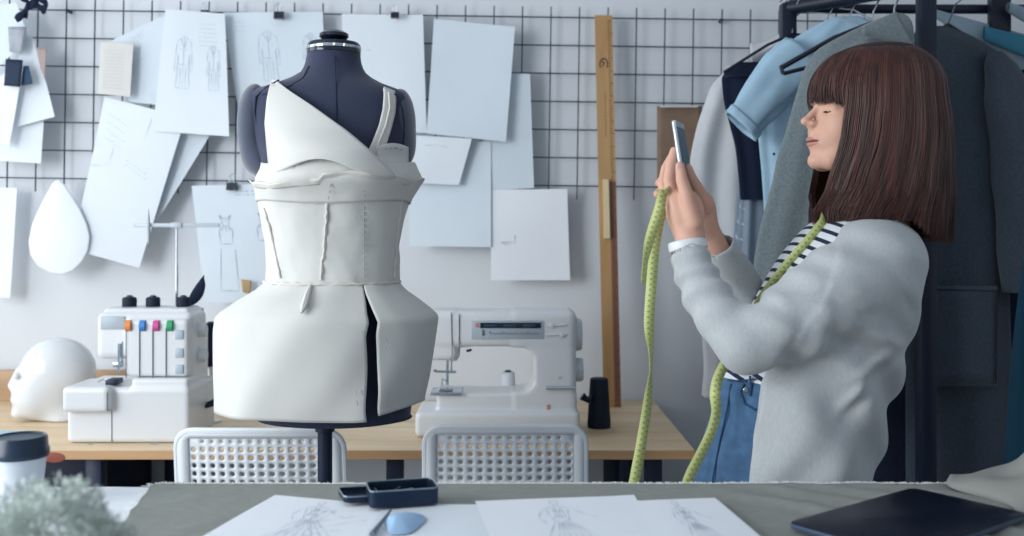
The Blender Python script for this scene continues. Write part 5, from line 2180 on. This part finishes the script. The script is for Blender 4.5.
CARD = [(214, 842, 888, .070), (224, 824, 900, .110), (236, 806, 911, .150), (255, 790, 917, .180), (280, 775, 915, .182), (305, 760, 911, .178), (340, 742, 903, .170), (375, 724, 892, .170),
        (400, 716, 885, .172), (430, 710, 876, .178), (483, 700, 869, .188), (560, 694, 874, .198), (640, 690, 880, .20)]
ARM = [(872, 266, 1.825, .082), (835, 291, 1.785, .078), (791, 321, 1.765, .068), (745, 344, 1.755, .050)]
FOR = [(745, 344, 1.755, .050), (716, 312, 1.785, .045), (696, 276, 1.820, .0385), (689, 254, 1.838, .0350)]
ARM2 = [(868, 256, 2.05, .078), (768, 338, 2.08, .050)]
FOR2 = [(768, 338, 2.08, .050), (742, 292, 2.02, .044), (719, 246, 1.955, .034)]


def cardf(X, Y, Z):
    tors = loftf(X, Y, Z, CARD, PY)
    # deep slanting drapes below the arm and down the back
    dxx, dzz = (X - .62), (Z - 1.10)
    wv = np.sin(34 * dxx + 30 * dzz + 2.2 * np.sin(9 * Z + 5 * Y) + 1.5 * np.sin(13 * X + 4))
    wv2 = np.sin(58 * dxx - 22 * dzz + 2.0 * np.sin(15 * Z + 3) + 4 * Y)
    low = np.clip((1.22 - Z) / .12, 0, 1)
    tors = tors - (.0075 * wv + .0035 * wv2) * low
    # pinch at the small of the back
    for (px, py, a, ang) in ((878, 372, .010, .5), (884, 350, .008, -.3), (862, 395, .008, .9), (846, 318, .007, .35), (905, 300, .006, -.9)):
        c_ = W(px, py, PY - .15)
        ux = (X - c_.x) * math.cos(ang) + (Z - c_.z) * math.sin(ang)
        uz = -(X - c_.x) * math.sin(ang) + (Z - c_.z) * math.cos(ang)
        tors = tors + a * .8 * np.exp(-(ux / .045) ** 2 - (uz / .012) ** 2) - a * 1.0 * np.exp(-(ux / .045) ** 2 - ((uz - .018) / .010) ** 2)
    a1 = chain(X, Y, Z, ARM)
    f1 = chain(X, Y, Z, FOR)
    # sleeve folds gathered at the elbow and the cuff
    e = W(745, 344, 1.755)
    wv_ = W(689, 254, 1.838)
    ax = (wv_ - e).normalized()
    sx = (X - e.x) * ax.x + (Y - e.y) * ax.y + (Z - e.z) * ax.z
    L_ = (wv_ - e).length
    f1 = f1 - .0045 * np.sin(sx * 150 + 34 * X + 2 * np.sin(30 * Z)) * np.clip(1 - np.abs(sx / L_ - .62) / .5, 0, 1)
    ad = (e - W(872, 266, 1.825)).normalized()
    sa_ = (X - e.x) * -ad.x + (Y - e.y) * -ad.y + (Z - e.z) * -ad.z
    a1 = a1 - .0060 * np.sin(sa_ * 95 - 40 * Z + 26 * Y + 1.4 * np.sin(22 * X)) * np.exp(-((sa_ - .03) / .09) ** 2)
    a1 = a1 - .0035 * np.sin(sa_ * 42 + 50 * Z) * np.exp(-((sa_ - .22) / .08) ** 2)
    a1 = a1 - .0035 * np.sin(sa_ * 30 + 70 * Z + 20 * X + 1.5 * np.sin(16 * Z))
    arm = smin(a1, f1, .018)
    # hollow cuff
    hol = cap(X, Y, Z, wc(692, 266, 1.83), wc(683, 236, 1.848), .026, .032)
    arm = smax(arm, -((X - wv_.x) * -ax.x + (Y - wv_.y) * -ax.y + (Z - wv_.z) * -ax.z + .020) * -1 * -1 if False else ((X - wv_.x) * ax.x + (Y - wv_.y) * ax.y + (Z - wv_.z) * ax.z - .012), .004)
    arm = smax(arm, -hol, .003)
    arm2 = smin(chain(X, Y, Z, ARM2), chain(X, Y, Z, FOR2), .018)
    arm2 = arm2 - .003 * np.sin(90 * Z + 60 * X)
    e2, w2_ = W(742, 292, 2.02), W(719, 246, 1.955)
    ax2 = (w2_ - e2).normalized()
    arm2 = smax(arm2, (X - w2_.x) * ax2.x + (Y - w2_.y) * ax2.y + (Z - w2_.z) * ax2.z - .006, .004)
    arm2 = smax(arm2, -cap(X, Y, Z, tuple(w2_ - ax2 * .02), tuple(w2_ + ax2 * .03), .025, .030), .003)
    # shell of the body part, open at the front
    inner = loftf(X, Y, Z, [(r_[0] - 4, r_[1] + 13.0, r_[2] - 13.0, r_[3] - .027) for r_ in CARD], PY, caps=False)
    zz_ = np.asarray(Z, float).ravel()
    pyz = HY + (CZ - zz_) / SP
    xo = ((np.interp(pyz, [210, 228, 255, 285, 320, 375, 430, 483, 640], [836, 825, 806, 792, 768, 749, 742, 733, 724]) - 512) * SP).reshape(np.asarray(Z).shape)
    cut = xo + .006 * np.sin(12 * Z) - X
    body = smin(tors, a1 + .0, .028)
    body = smin(body, chain(X, Y, Z, ARM2), .03)
    body = smax(body, -inner, .003)
    body = smax(body, cut + np.where(Z > 1.12, 0, 0), .004)
    tor_out = body
    # arms run outside the opening cut
    armo = np.minimum(arm, arm2)
    armo = smax(armo, -loftf(X, Y, Z, SHIRT, PY, .002, caps=False), .003)
    return smin(tor_out, armo, .012)


V, Fc = nets(cardf, (.27, 1.66, .53), (.85, 2.20, 1.37), .0042)
ca_ = link_obj('cardigan', np_mesh('cardigan', V, Fc), cardig, pr)
md = ca_.modifiers.new('smooth', 'SMOOTH')
md.factor = .5
md.iterations = 1
# wrist band
wv0 = W(688, 246, 1.842)
m = MB()
ax = (W(684, 228, 1.848) - W(690, 262, 1.835)).normalized()
s1 = ax.cross(Vector((0, 1, 0))).normalized()
s2 = ax.cross(s1).normalized()
for k in range(1):
    m.grid(40, 5, lambda u, v: wv0 + s1 * .0335 * math.cos(2 * PI * u) + s2 * .029 * math.sin(2 * PI * u) + ax * (.017 * (v - .5)), closed_u=True)
o = m.build('wristband', watchm, pr, solid=.005)
m = MB()
tb_ = wv0 + s1 * .0335 * math.cos(4.15) + s2 * .029 * math.sin(4.15)
for s in (-1, 0, 1):
    q_ = wv0 + s1 * .0365 * math.cos(4.25 + .14 * s) + s2 * .032 * math.sin(4.25 + .14 * s)
    m.tube([q_, q_ - (q_ - wv0).normalized() * .002], .0016, 8)
m.build('band_hole', greypl, o)
# shoes
for (y_, x_) in ((-.08, .0), (.09, -.03)):
    def shf(X, Y, Z):
        d = cap(X, Y, Z, (.60 + x_, PY + y_, .045), (.45 + x_, PY + y_, .034), .040, .033)
        d = smin(d, cap(X, Y, Z, (.585 + x_, PY + y_, .06), (.58 + x_, PY + y_, .12), .042, .046), .03)
        return np.maximum(d, .002 - Z)
    V, Fc = nets(shf, (.36 + x_, PY + y_ - .07, -.01), (.67 + x_, PY + y_ + .07, .19), .007)
    link_obj('shoe', np_mesh('shoe', V, Fc), shoem, pr)

# ---- phone in her hands
pt_, pb_ = W(677.5, 122, 1.872), W(689, 197, 1.862)
cph = (pt_ + pb_) / 2
up = (pt_ - pb_).normalized()
wd = Vector((math.sin(R(23)), math.cos(R(23)), 0))
wd = (wd - up * wd.dot(up)).normalized()
nr = up.cross(wd).normalized()
if nr.x < 0:
    nr = -nr
Mp = Matrix.Translation(cph) @ Matrix((wd, nr, up)).transposed().to_4x4()
hL = (pt_ - pb_).length / 2
ph_ = empty('phone', cph, 'slim silver smartphone held upright in both hands', 'phone')
MB().box((-.034, -.0040, -hL), (.034, .0040, hL), .0035, 3, Mp).build('phone_body', phonem, ph_)
MB().box((-.0305, .0036, -hL + .012), (.0305, .0046, hL - .012), .0004, 1, Mp).build('screen', screenm, ph_)
MB().box((-.034, .0035, hL - .011), (.034, .0043, hL - .001), .0003, 1, Mp).build('bezel', phonem, ph_)

# ---- tape measure: one continuous band
def thit(px, py, off):
    Y = PY - .1
    for _ in range(20):
        p = W(px, py, Y)
        q_ = HY + (CZ - p.z) / SP
        l = np.interp(q_, [a[0] for a in SHIRT], [a[1] for a in SHIRT])
        rr_ = np.interp(q_, [a[0] for a in SHIRT], [a[2] for a in SHIRT])
        cx__, rx = ((l + rr_) / 2 - 512) * SP, (rr_ - l) / 2 * SP + off
        ry = np.interp(q_, [a[0] for a in SHIRT], [a[3] for a in SHIRT]) + off
        t = min(.99, max(-.99, (p.x - cx__) / rx))
        Y = .5 * Y + .5 * (PY - ry * math.sqrt(1 - t * t))
    return W(px, py, Y)


# (point, across vector in the picture plane x,z,y)
TP = [(Vector((.70, 1.975, 1.335)), (0, 1, 0)), (Vector((.735, 1.92, 1.325)), (0, 1, 0)), (Vector((.69, 1.865, 1.330)), (.3, .9, 0)),
      (thit(832, 212, .004), (.7, -.7, 0)), (thit(822, 224, .010), (.77, -.64, .1)), (thit(806, 243, .010), (.77, -.64, .2)), (thit(785, 267, .009), (.8, -.6, .3)), (thit(768, 289, .009), (.85, -.5, .3)),
      (thit(755, 309, .009), (.88, -.45, .3)), (thit(742, 335, .012), (.9, -.3, .3)), (W(727, 360, 1.83), (.95, -.2, .2)), (W(718, 378, 1.82), (.98, -.1, .1)), (W(715, 394, 1.815), (.6, .7, -.1)),
      (W(716, 412, 1.81), (.9, -.1, .3)), (W(711, 432, 1.80), (.9, -.3, .2)), (W(700, 455, 1.79), (.85, -.5, .2)), (W(688, 480, 1.78), (.85, -.5, .1)), (W(676, 520, 1.77), (.9, -.2, .1)),
      (W(662, 570, 1.76), (.9, .1, .1)), (W(645, 590, 1.76), (.3, .9, .3)), (W(632, 560, 1.76), (.9, -.1, .2)), (W(630, 510, 1.77), (.98, .1, .1)), (W(635, 478, 1.78), (.96, .2, .1)),
      (W(642, 440, 1.79), (.95, .2, .2)), (W(648, 400, 1.80), (.8, .2, .5)), (W(651, 372, 1.805), (.35, .1, .9)), (W(651, 350, 1.81), (.5, 0, .8)), (W(649, 325, 1.815), (.95, 0, .2)), (W(651, 290, 1.825), (1, 0, 0)),
      (W(654, 255, 1.84), (.95, 0, .2)), (W(658, 228, 1.85), (.9, .2, .3)), (W(663, 205, 1.862), (.9, .3, .2)), (W(667, 191, 1.850), (.6, .3, .7)), (W(663, 193, 1.835), (.7, .4, .5)), (W(660, 206, 1.83), (.9, .3, 0)), (W(655, 222, 1.825), (.9, .4, 0)),
      (W(649, 242, 1.82), (.85, .3, .3)), (W(645, 262, 1.815), (.55, .2, .8)), (W(643, 283, 1.81), (.5, .2, .8))]
pts = [np.array(p[0]) for p in TP]
wds = [np.array((p[1][0], p[1][2], p[1][1])) for p in TP]
sub = 7
PP, WW = [], []
for i in range(len(pts) - 1):
    p0, p1, p2, p3 = pts[max(0, i - 1)], pts[i], pts[i + 1], pts[min(len(pts) - 1, i + 2)]
    for k in range(sub):
        t = k / sub
        PP.append(.5 * ((2 * p1) + (-p0 + p2) * t + (2 * p0 - 5 * p1 + 4 * p2 - p3) * t * t + (-p0 + 3 * p1 - 3 * p2 + p3) * t ** 3))
        WW.append(wds[i] * (1 - t) + wds[i + 1] * t)
PP.append(pts[-1])
WW.append(wds[-1])
me = bpy.data.meshes.new('tape_measure')
vv, uvs, ln = [], [], 0
for i, (p, w_) in enumerate(zip(PP, WW)):
    tg = PP[min(i + 1, len(PP) - 1)] - PP[max(i - 1, 0)]
    tg = tg / np.linalg.norm(tg)
    w_ = w_ - tg * w_.dot(tg)
    w_ = w_ / np.linalg.norm(w_) * .0095
    if i:
        ln += np.linalg.norm(p - PP[i - 1])
    vv += [p - w_, p + w_]
    uvs += [(ln, 0), (ln, 1)]
ff = [(2 * i, 2 * i + 1, 2 * i + 3, 2 * i + 2) for i in range(len(PP) - 1)]
me.from_pydata([tuple(x) for x in vv], [], ff)
ul = me.uv_layers.new(name='UVMap')
for lp in me.loops:
    ul.data[lp.index].uv = uvs[lp.vertex_index]
o = link_obj('tape_measure', me, tapem)
md = o.modifiers.new('s', 'SOLIDIFY')
md.thickness = .0008
tag(o, 'yellow green tape measure hanging round the neck and from the hand', 'tape measure')

# ------------------------------------------------------------------ cutting table in front
KZ = .9
YB = .41 * F / (483.5 - HY)
kt = empty('cutting_table', (0, 1.0, 0), 'white cutting table in the foreground under the greige cloth', 'table')
MB().box((-1.35, .35, KZ - .034), (1.35, YB - .004, KZ - .004), .003).build('table_top', whitepl2, kt)
for x in (-1.27, 1.27):
    for y in (.42, YB - .07):
        MB().box((x - .03, y - .03, 0), (x + .03, y + .03, KZ - .0345), .004).build('leg', whitepl2, kt)
cl0, cl1 = T(153, 485), T(108, 545)


def clothz(x, y):
    n1 = mnoise.noise(Vector((x * 3.1 + .6 * y, y * 2.2, .3)))
    r1 = 1 - abs(mnoise.noise(Vector((x * 7 - y * 5, y * 3.2 + x * 1.5, 2.1)))) * 2.2
    r2 = 1 - abs(mnoise.noise(Vector((x * 15 + y * 6, y * 11, 5.5)))) * 2.4
    z = .0035 + .0022 * n1 + .0020 * max(0, r1) ** 3 + .0012 * max(0, r2) ** 3
    # long folds on the right
    k = max(0, min(1, (x - .30) / .12)) * max(0, min(1, (1.0 - x) / .2))
    a_ = (x - .45) * 1.0 + (y - 1.5) * 1.15
    z += k * (.009 * math.exp(-((a_ + .06) / .020) ** 2) + .006 * math.exp(-((a_ - .05) / .022) ** 2) + .007 * math.exp(-((a_ - .14) / .03) ** 2) + .006 * math.exp(-((a_ - .25) / .03) ** 2))
    return z


m = MB()
NX, NY = 240, 70


def cloth(u, v):
    y = .40 + (YB + .003 - .40) * v
    t = (cl0.y - y) / (cl0.y - cl1.y)
    xl = cl0.x + (cl1.x - cl0.x) * t + .0012 * math.sin(y * 90)
    x = xl + (1.36 - xl) * u
    edge = max(0, (y - (YB - .004)) / .007)
    fl = max(0, min(1, (YB - y) / .05)) * .75 + .25
    return Vector((x, y, KZ - .001 + clothz(x, y) * fl - .002 * edge))


m.grid(NX, NY, cloth)
m.grid(NX, 4, lambda u, v: cloth(u, 1) + Vector((0, .001 + .003 * v, -.05 * v)))
cl = m.build('linen_cloth', linen)
tag(cl, 'greige linen cloth with frayed edge spread over the foreground cutting table', 'cloth')
m = MB()
rf = random.Random(3)
for i in range(1100):
    u = rf.random()
    p = cloth(u, 1)
    a = rf.uniform(-.6, .6)
    l = rf.uniform(.003, .008)
    m.tube([p, p + Vector((math.sin(a) * l * .6, .002, .0012 + rf.uniform(0, .0020))), p + Vector((math.sin(a) * l, .004, rf.uniform(-.001, .0028)))], .0007, 4)
m.tube([cloth(k / 400, 1) + Vector((0, 0, .0010 + .0008 * rf.random())) for k in range(401)], .0010, 5)
for i in range(160):
    v = rf.random()
    p = cloth(0, v)
    m.tube([p, p + Vector((-rf.uniform(.004, .014), rf.uniform(-.004, .004), .001))], .0006, 4)
fr = m.build('frayed_fringe', fringe_m, cl)
fr['kind'] = 'stuff'
# crumpled heap in the right corner
m = MB()


def heap(u, v):
    a = (u - .5) * 2
    x = .705 + .42 * u
    y = 1.40 + .24 * v
    k = math.sin(PI * min(1, max(0, v))) ** .7 * min(1, (u) * 2.6) ** .8
    z = KZ + .008 + k * (.075 + .024 * math.sin(u * 9 + v * 5) + .010 * math.sin(u * 23 - v * 9) + .012 * mnoise.noise(Vector((u * 4, v * 5, 1))))
    return Vector((x + .02 * math.sin(v * 7), y, z))


m.grid(50, 40, heap)
o = m.build('crumpled_cloth', mat('pale_greige_linen', '#8f918c', .9, bump=.3, bscale=500), solid=.003)
tag(o, 'crumpled heap of greige cloth at the right edge of foreground table', 'cloth')
# white sheet at the left end
q = [T(-60, 486), T(151, 486), T(100, 560), T(-200, 560)]
m = MB()
m.grid(20, 14, lambda u, v: bil(q, u, v) + Vector((0, 0, .0012 - .0035 + .001 * math.sin(u * 6) ** 2)))
o = m.build('paper_sheet', paperw)
tag(o, 'white paper covering the left end of the foreground table', 'paper')


def figure_sketch(seed):
    """a standing figure in a long coat, drawn in loose lines"""
    rr = random.Random(seed)

    def jig(l):
        return [(x + rr.uniform(-.004, .004), y + rr.uniform(-.006, .006)) for x, y in l]
    o_ = rr.uniform(-.08, .08)
    c_ = .5 + o_
    S = [arc(c_, .10, .028, .045, 0, 360, 12),
         [(c_ - .01, .145), (c_ - .015, .18), (c_ - .09, .22), (c_ - .13, .36), (c_ - .10, .47)],
         [(c_ + .012, .145), (c_ + .015, .18), (c_ + .085, .21), (c_ + .15, .33), (c_ + .22, .40)],
         [(c_ - .07, .24), (c_ - .055, .36), (c_ - .04, .44), (c_ - .10, .62), (c_ - .17, .86)],
         [(c_ + .065, .24), (c_ + .05, .36), (c_ + .045, .44), (c_ + .11, .60), (c_ + .21, .84)],
         [(c_ - .17, .86), (c_ - .05, .90), (c_ + .08, .88), (c_ + .21, .84)],
         [(c_ - .04, .44), (c_, .46), (c_ + .045, .44)], [(c_ - .02, .19), (c_ + .0, .30), (c_ + .03, .19)]]
    for k in range(6):
        x1 = c_ - .13 + k * .058
        S.append([(c_ - .03 + k * .013, .47), (c_ - .05 + k * .03, .65), (x1, .86)])
    for k in range(4):
        S.append([(c_ - .03 + k * .02, .24), (c_ - .02 + k * .015, .32), (c_ - .03 + k * .02, .40)])
    return [jig(l) for l in S]


inkf = mat('sketch_line', '#b3bcca', .8)
sheet('sketch_paper', [(275, 495), (388, 505), (402, 548), (182, 548)], 0, paperw, 'white sketch sheet in the foreground left of the open black tin', plane=KZ + .008, curl=.002, seed=21,
      strokes=[[(.55, .25), (.50, .35), (.46, .5), (.42, .62), (.40, .75)], [(.60, .22), (.56, .38), (.50, .55), (.52, .7)], [(.45, .5), (.5, .52), (.62, .45), (.75, .35)],
               [(.42, .62), (.5, .66), (.6, .6), (.72, .5), (.83, .42)], [(.35, .75), (.42, .62)], [(.5, .8), (.6, .7), (.7, .66)]] + figure_sketch(3), sm=inkf, sw=.0007, n=24)
sheet('sketch_paper', [(385, 504), (481, 505), (520, 560), (350, 560)], 0, paper, 'foreground sheet lying right below the tin under the pale blue cloth', plane=KZ + .0095, curl=.002, seed=22, n=16,
      strokes=[[(.1, .5), (.3, .4)]], sm=inkf)
sheet('sketch_paper', [(475, 502), (634, 495), (668, 552), (500, 560)], 0, paperw, 'white sheet with figure drawing in the foreground centre', plane=KZ + .011, curl=.003, seed=23, n=24,
      strokes=figure_sketch(7), sm=inkf, sw=.0007)
sheet('sketch_paper', [(626, 501), (715, 498), (786, 560), (668, 560)], 0, paperw, 'rightmost white sketch sheet on the foreground table left of tablet', plane=KZ + .0125, curl=.003, seed=24, n=20,
      strokes=figure_sketch(9), sm=inkf, sw=.0007)
# pale blue translucent cloth scrap
m = MB()
bc = T(398, 532)


def scrap(u, v):
    a = 2 * PI * u
    r_ = v
    return Vector((bc.x + (.026 + .004 * math.sin(3 * a)) * r_ * math.cos(a) + .008 * r_, bc.y + (.055 + .006 * math.sin(2 * a + 1)) * r_ * math.sin(a), KZ + .012 + .010 * (1 - r_ ** 2)))


m.grid(32, 8, scrap, closed_u=True)
o = m.build('tailor_chalk', bluesw)
tag(o, 'pale blue rounded piece of tailor chalk on the foreground sheets', 'chalk')
m = MB()
a, b = T(391, 520), T(372, 545)
m.tube([a + Vector((0, 0, .014)), b + Vector((0, 0, .014))], [.0015, .004], 8)
o = m.build('pencil', mat('grey_pencil', '#6b7683', .5))
tag(o, 'thin grey pencil beside the pale blue chalk', 'pencil')

# open tin
tc_ = T(401, 512)
ty = R(14)
tn = empty('metal_tin', tc_ + Vector((0, 0, .011)), 'open dark metal tin with its lid beside it on the sketch sheets', 'tin')
Mt = Matrix.Translation(tc_ + Vector((0, .012, .0125))) @ Matrix.Rotation(ty, 4, 'Z')


def tinf(w_, d__, h, t, Mx, name, mm, parent, floor_t=.002):
    lo, hi = Mx.translation - Vector((w_ + .03, w_ + .03, .01)), Mx.translation + Vector((w_ + .03, w_ + .03, h + .02))
    Mi = Mx.inverted()

    def f(X, Y, Z):
        x = Mi[0][0] * X + Mi[0][1] * Y + Mi[0][2] * Z + Mi[0][3]
        y = Mi[1][0] * X + Mi[1][1] * Y + Mi[1][2] * Z + Mi[1][3]
        z = Mi[2][0] * X + Mi[2][1] * Y + Mi[2][2] * Z + Mi[2][3]

        def pr_(x, y, a, b, r):
            qx, qy = np.abs(x) - (a - r), np.abs(y) - (b - r)
            return np.sqrt(np.maximum(qx, 0) ** 2 + np.maximum(qy, 0) ** 2) + np.minimum(np.maximum(qx, qy), 0) - r
        o_ = np.maximum(pr_(x, y, w_, d__, .010), np.abs(z - h / 2) - h / 2)
        i_ = np.maximum(pr_(x, y, w_ - t, d__ - t, .008), np.abs(z - (h / 2 + floor_t)) - h / 2)
        return np.maximum(o_, -i_)
    V, Fc = nets(f, lo, hi, .0016)
    return link_obj(name, np_mesh(name, V, Fc), mm, parent, sharp=50)


tinf(.050, .031, .024, .0022, Mt, 'tin_box', tintm, tn)
Ml = Matrix.Translation(tc_ + Vector((-.052, .035, .0125))) @ Matrix.Rotation(ty + .1, 4, 'Z') @ Matrix.Rotation(R(2), 4, 'Y')
tinf(.042, .030, .009, .002, Ml, 'tin_lid', tintm, tn)
m = MB()
for M__, a, b, h in ((Mt, .050, .031, .0242), (Ml, .042, .030, .0092)):
    m = MB()
    pp = []
    for (sx, sy, a0) in ((1, 1, 0), (-1, 1, 90), (-1, -1, 180), (1, -1, 270)):
        for k in range(5):
            t = R(a0 + k * 22.5)
            pp.append(M__ @ Vector((sx * (a - .010) + .0095 * math.cos(t), sy * (b - .010) + .0095 * math.sin(t), h)))
    m.tube(pp, .0009, 6, closed=True)
    m.build('rolled_rim', tinrim, tn)
m = MB()
for k in range(26):
    a = rf.uniform(0, 6.28)
    c_ = Mt @ Vector((rf.uniform(-.035, .035), rf.uniform(-.018, .018), .005 + rf.uniform(0, .010)))
    dv = Vector((math.cos(a), math.sin(a), rf.uniform(-.1, .3))) * .012
    m.tube([c_ - dv, c_ + dv], .0006, 5)
pn = m.build('pins_in_tin', chrome)
tag(pn, 'loose steel pins lying inside the open black tin', 'pins', kind='stuff')

# tablet
ta, tb2, tc3 = T(786, 523, KZ + .016), T(912, 488, KZ + .016), T(1030, 514, KZ + .016)
td = ta + (tc3 - tb2)
cen_t = (ta + tc3) / 2
ex = (tb2 - ta)
ey = (td - ta)
ex.z = ey.z = 0
Lx, Ly = ex.length, ey.length
ex.normalize()
ey = (ey - ex * ey.dot(ex)).normalized()
if ex.cross(ey).z < 0:
    ey = -ey
Mtab = Matrix.Translation(Vector((cen_t.x, cen_t.y, KZ + .0125))) @ Matrix((ex, ey, ex.cross(ey))).transposed().to_4x4()
tg_ = empty('tablet', cen_t, 'dark tablet lying flat on the linen cloth at lower right', 'tablet')


def slab(hx, hy, r_, z0, z1, name, mm, bev=.0015):
    bm_ = bmesh.new()
    pts2 = []
    for (sx, sy, a0) in ((1, 1, 0), (-1, 1, 90), (-1, -1, 180), (1, -1, 270)):
        for k in range(7):
            t = R(a0 + k * 15)
            pts2.append((sx * (hx - r_) + r_ * math.cos(t), sy * (hy - r_) + r_ * math.sin(t)))
    lo_ = [bm_.verts.new((x, y, z0)) for x, y in pts2]
    hi_ = [bm_.verts.new((x, y, z1)) for x, y in pts2]
    bm_.faces.new(lo_[::-1])
    tf = bm_.faces.new(hi_)
    n_ = len(pts2)
    for k in range(n_):
        bm_.faces.new((lo_[k], lo_[(k + 1) % n_], hi_[(k + 1) % n_], hi_[k]))
    if bev:
        bmesh.ops.bevel(bm_, geom=[e for e in bm_.edges if abs(e.verts[0].co.z - e.verts[1].co.z) < 1e-6], offset=bev, segments=2, profile=.5, affect='EDGES')
    bm_.transform(Mtab)
    return MB().bm(bm_).build(name, mm, tg_)


slab(Lx / 2, Ly / 2, .012, -.003, .0035, 'tablet_back', tabedge, .002)
slab(Lx / 2 - .0012, Ly / 2 - .0012, .011, .0036, .0046, 'tablet_glass', tabletm, .0004)
# coffee cup
cc = Vector(((20.5 - 512) * 1.5 / F, 1.5, KZ + .0005))
cg = empty('paper_cup', cc, 'takeaway paper cup with dark navy lid at left of the foreground table', 'cup')
M_ = Matrix.Translation(cc)
MB().lathe([(.028, 0), (.0285, .002), (.037, .078), (.0375, .081)], 48, M_).build('cup_body', cupm, cg)
MB().lathe([(.0395, .070), (.0405, .072), (.0405, .080), (.0385, .084), (.0375, .098), (.0358, .101), (.034, .0985), (.0, .0975)], 48, M_).build('cup_lid', lidm, cg)
# fluffy plant
pc_ = Vector(((48 - 512) * .95 / F, .95, KZ))
pg = empty('fluffy_plant', pc_, 'blurred grey green fluffy plant at the lower left corner', 'plant')
MB().lathe([(.038, 0), (.045, .05), (.047, .055), (.043, .055), (.04, .045), (.0, .045)], 32, Matrix.Translation(pc_ + Vector((0, 0, -.0005)))).build('plant_pot', whitepl2, pg)
rp = random.Random(9)
lv, lf = [], []
for i in range(5200):
    th = rp.uniform(0, 2 * PI)
    cp = rp.uniform(-.35, 1)
    sp_ = math.sqrt(max(0, 1 - cp * cp))
    lump = 1 + .13 * math.sin(3 * th + 2 * cp * 3) + .08 * math.sin(7 * th + 5 * cp)
    rr_ = (.35 + .65 * rp.random() ** .35) * lump
    dv = Vector((sp_ * math.cos(th), sp_ * math.sin(th), cp))
    c_ = pc_ + Vector((dv.x * .066 * rr_, dv.y * .062 * rr_, .104 + dv.z * .062 * rr_))
    d2 = (dv + Vector((rp.uniform(-.7, .7), rp.uniform(-.7, .7), rp.uniform(-.4, .8)))).normalized()
    s_2 = d2.cross(Vector((rp.uniform(-1, 1), rp.uniform(-1, 1), rp.uniform(-1, 1)))).normalized()
    l_, w_ = rp.uniform(.005, .010), rp.uniform(.0012, .0024)
    n_ = len(lv)
    lv += [tuple(c_ - s_2 * w_ * .3), tuple(c_ + d2 * l_ * .5 - s_2 * w_), tuple(c_ + d2 * l_), tuple(c_ + d2 * l_ * .5 + s_2 * w_)]
    lf.append((n_, n_ + 1, n_ + 2, n_ + 3))
m = MB()
m.add(lv, lf)
fo = m.build('foliage', mossm, pg, sharp=None)
fo['kind'] = 'stuff'
m = MB()
for i in range(22):
    th = rp.uniform(0, 2 * PI)
    q_ = rp.uniform(.3, .9)
    m.tube([pc_ + Vector((0, 0, .04)), pc_ + Vector((.03 * q_ * math.cos(th), .03 * q_ * math.sin(th), .08)), pc_ + Vector((.06 * q_ * math.cos(th), .055 * q_ * math.sin(th), .095 + .045 * (1 - q_)))], [.002, .0015, .0008], 6)
sm_ = m.build('stems', mossm, pg)
sm_['kind'] = 'stuff'
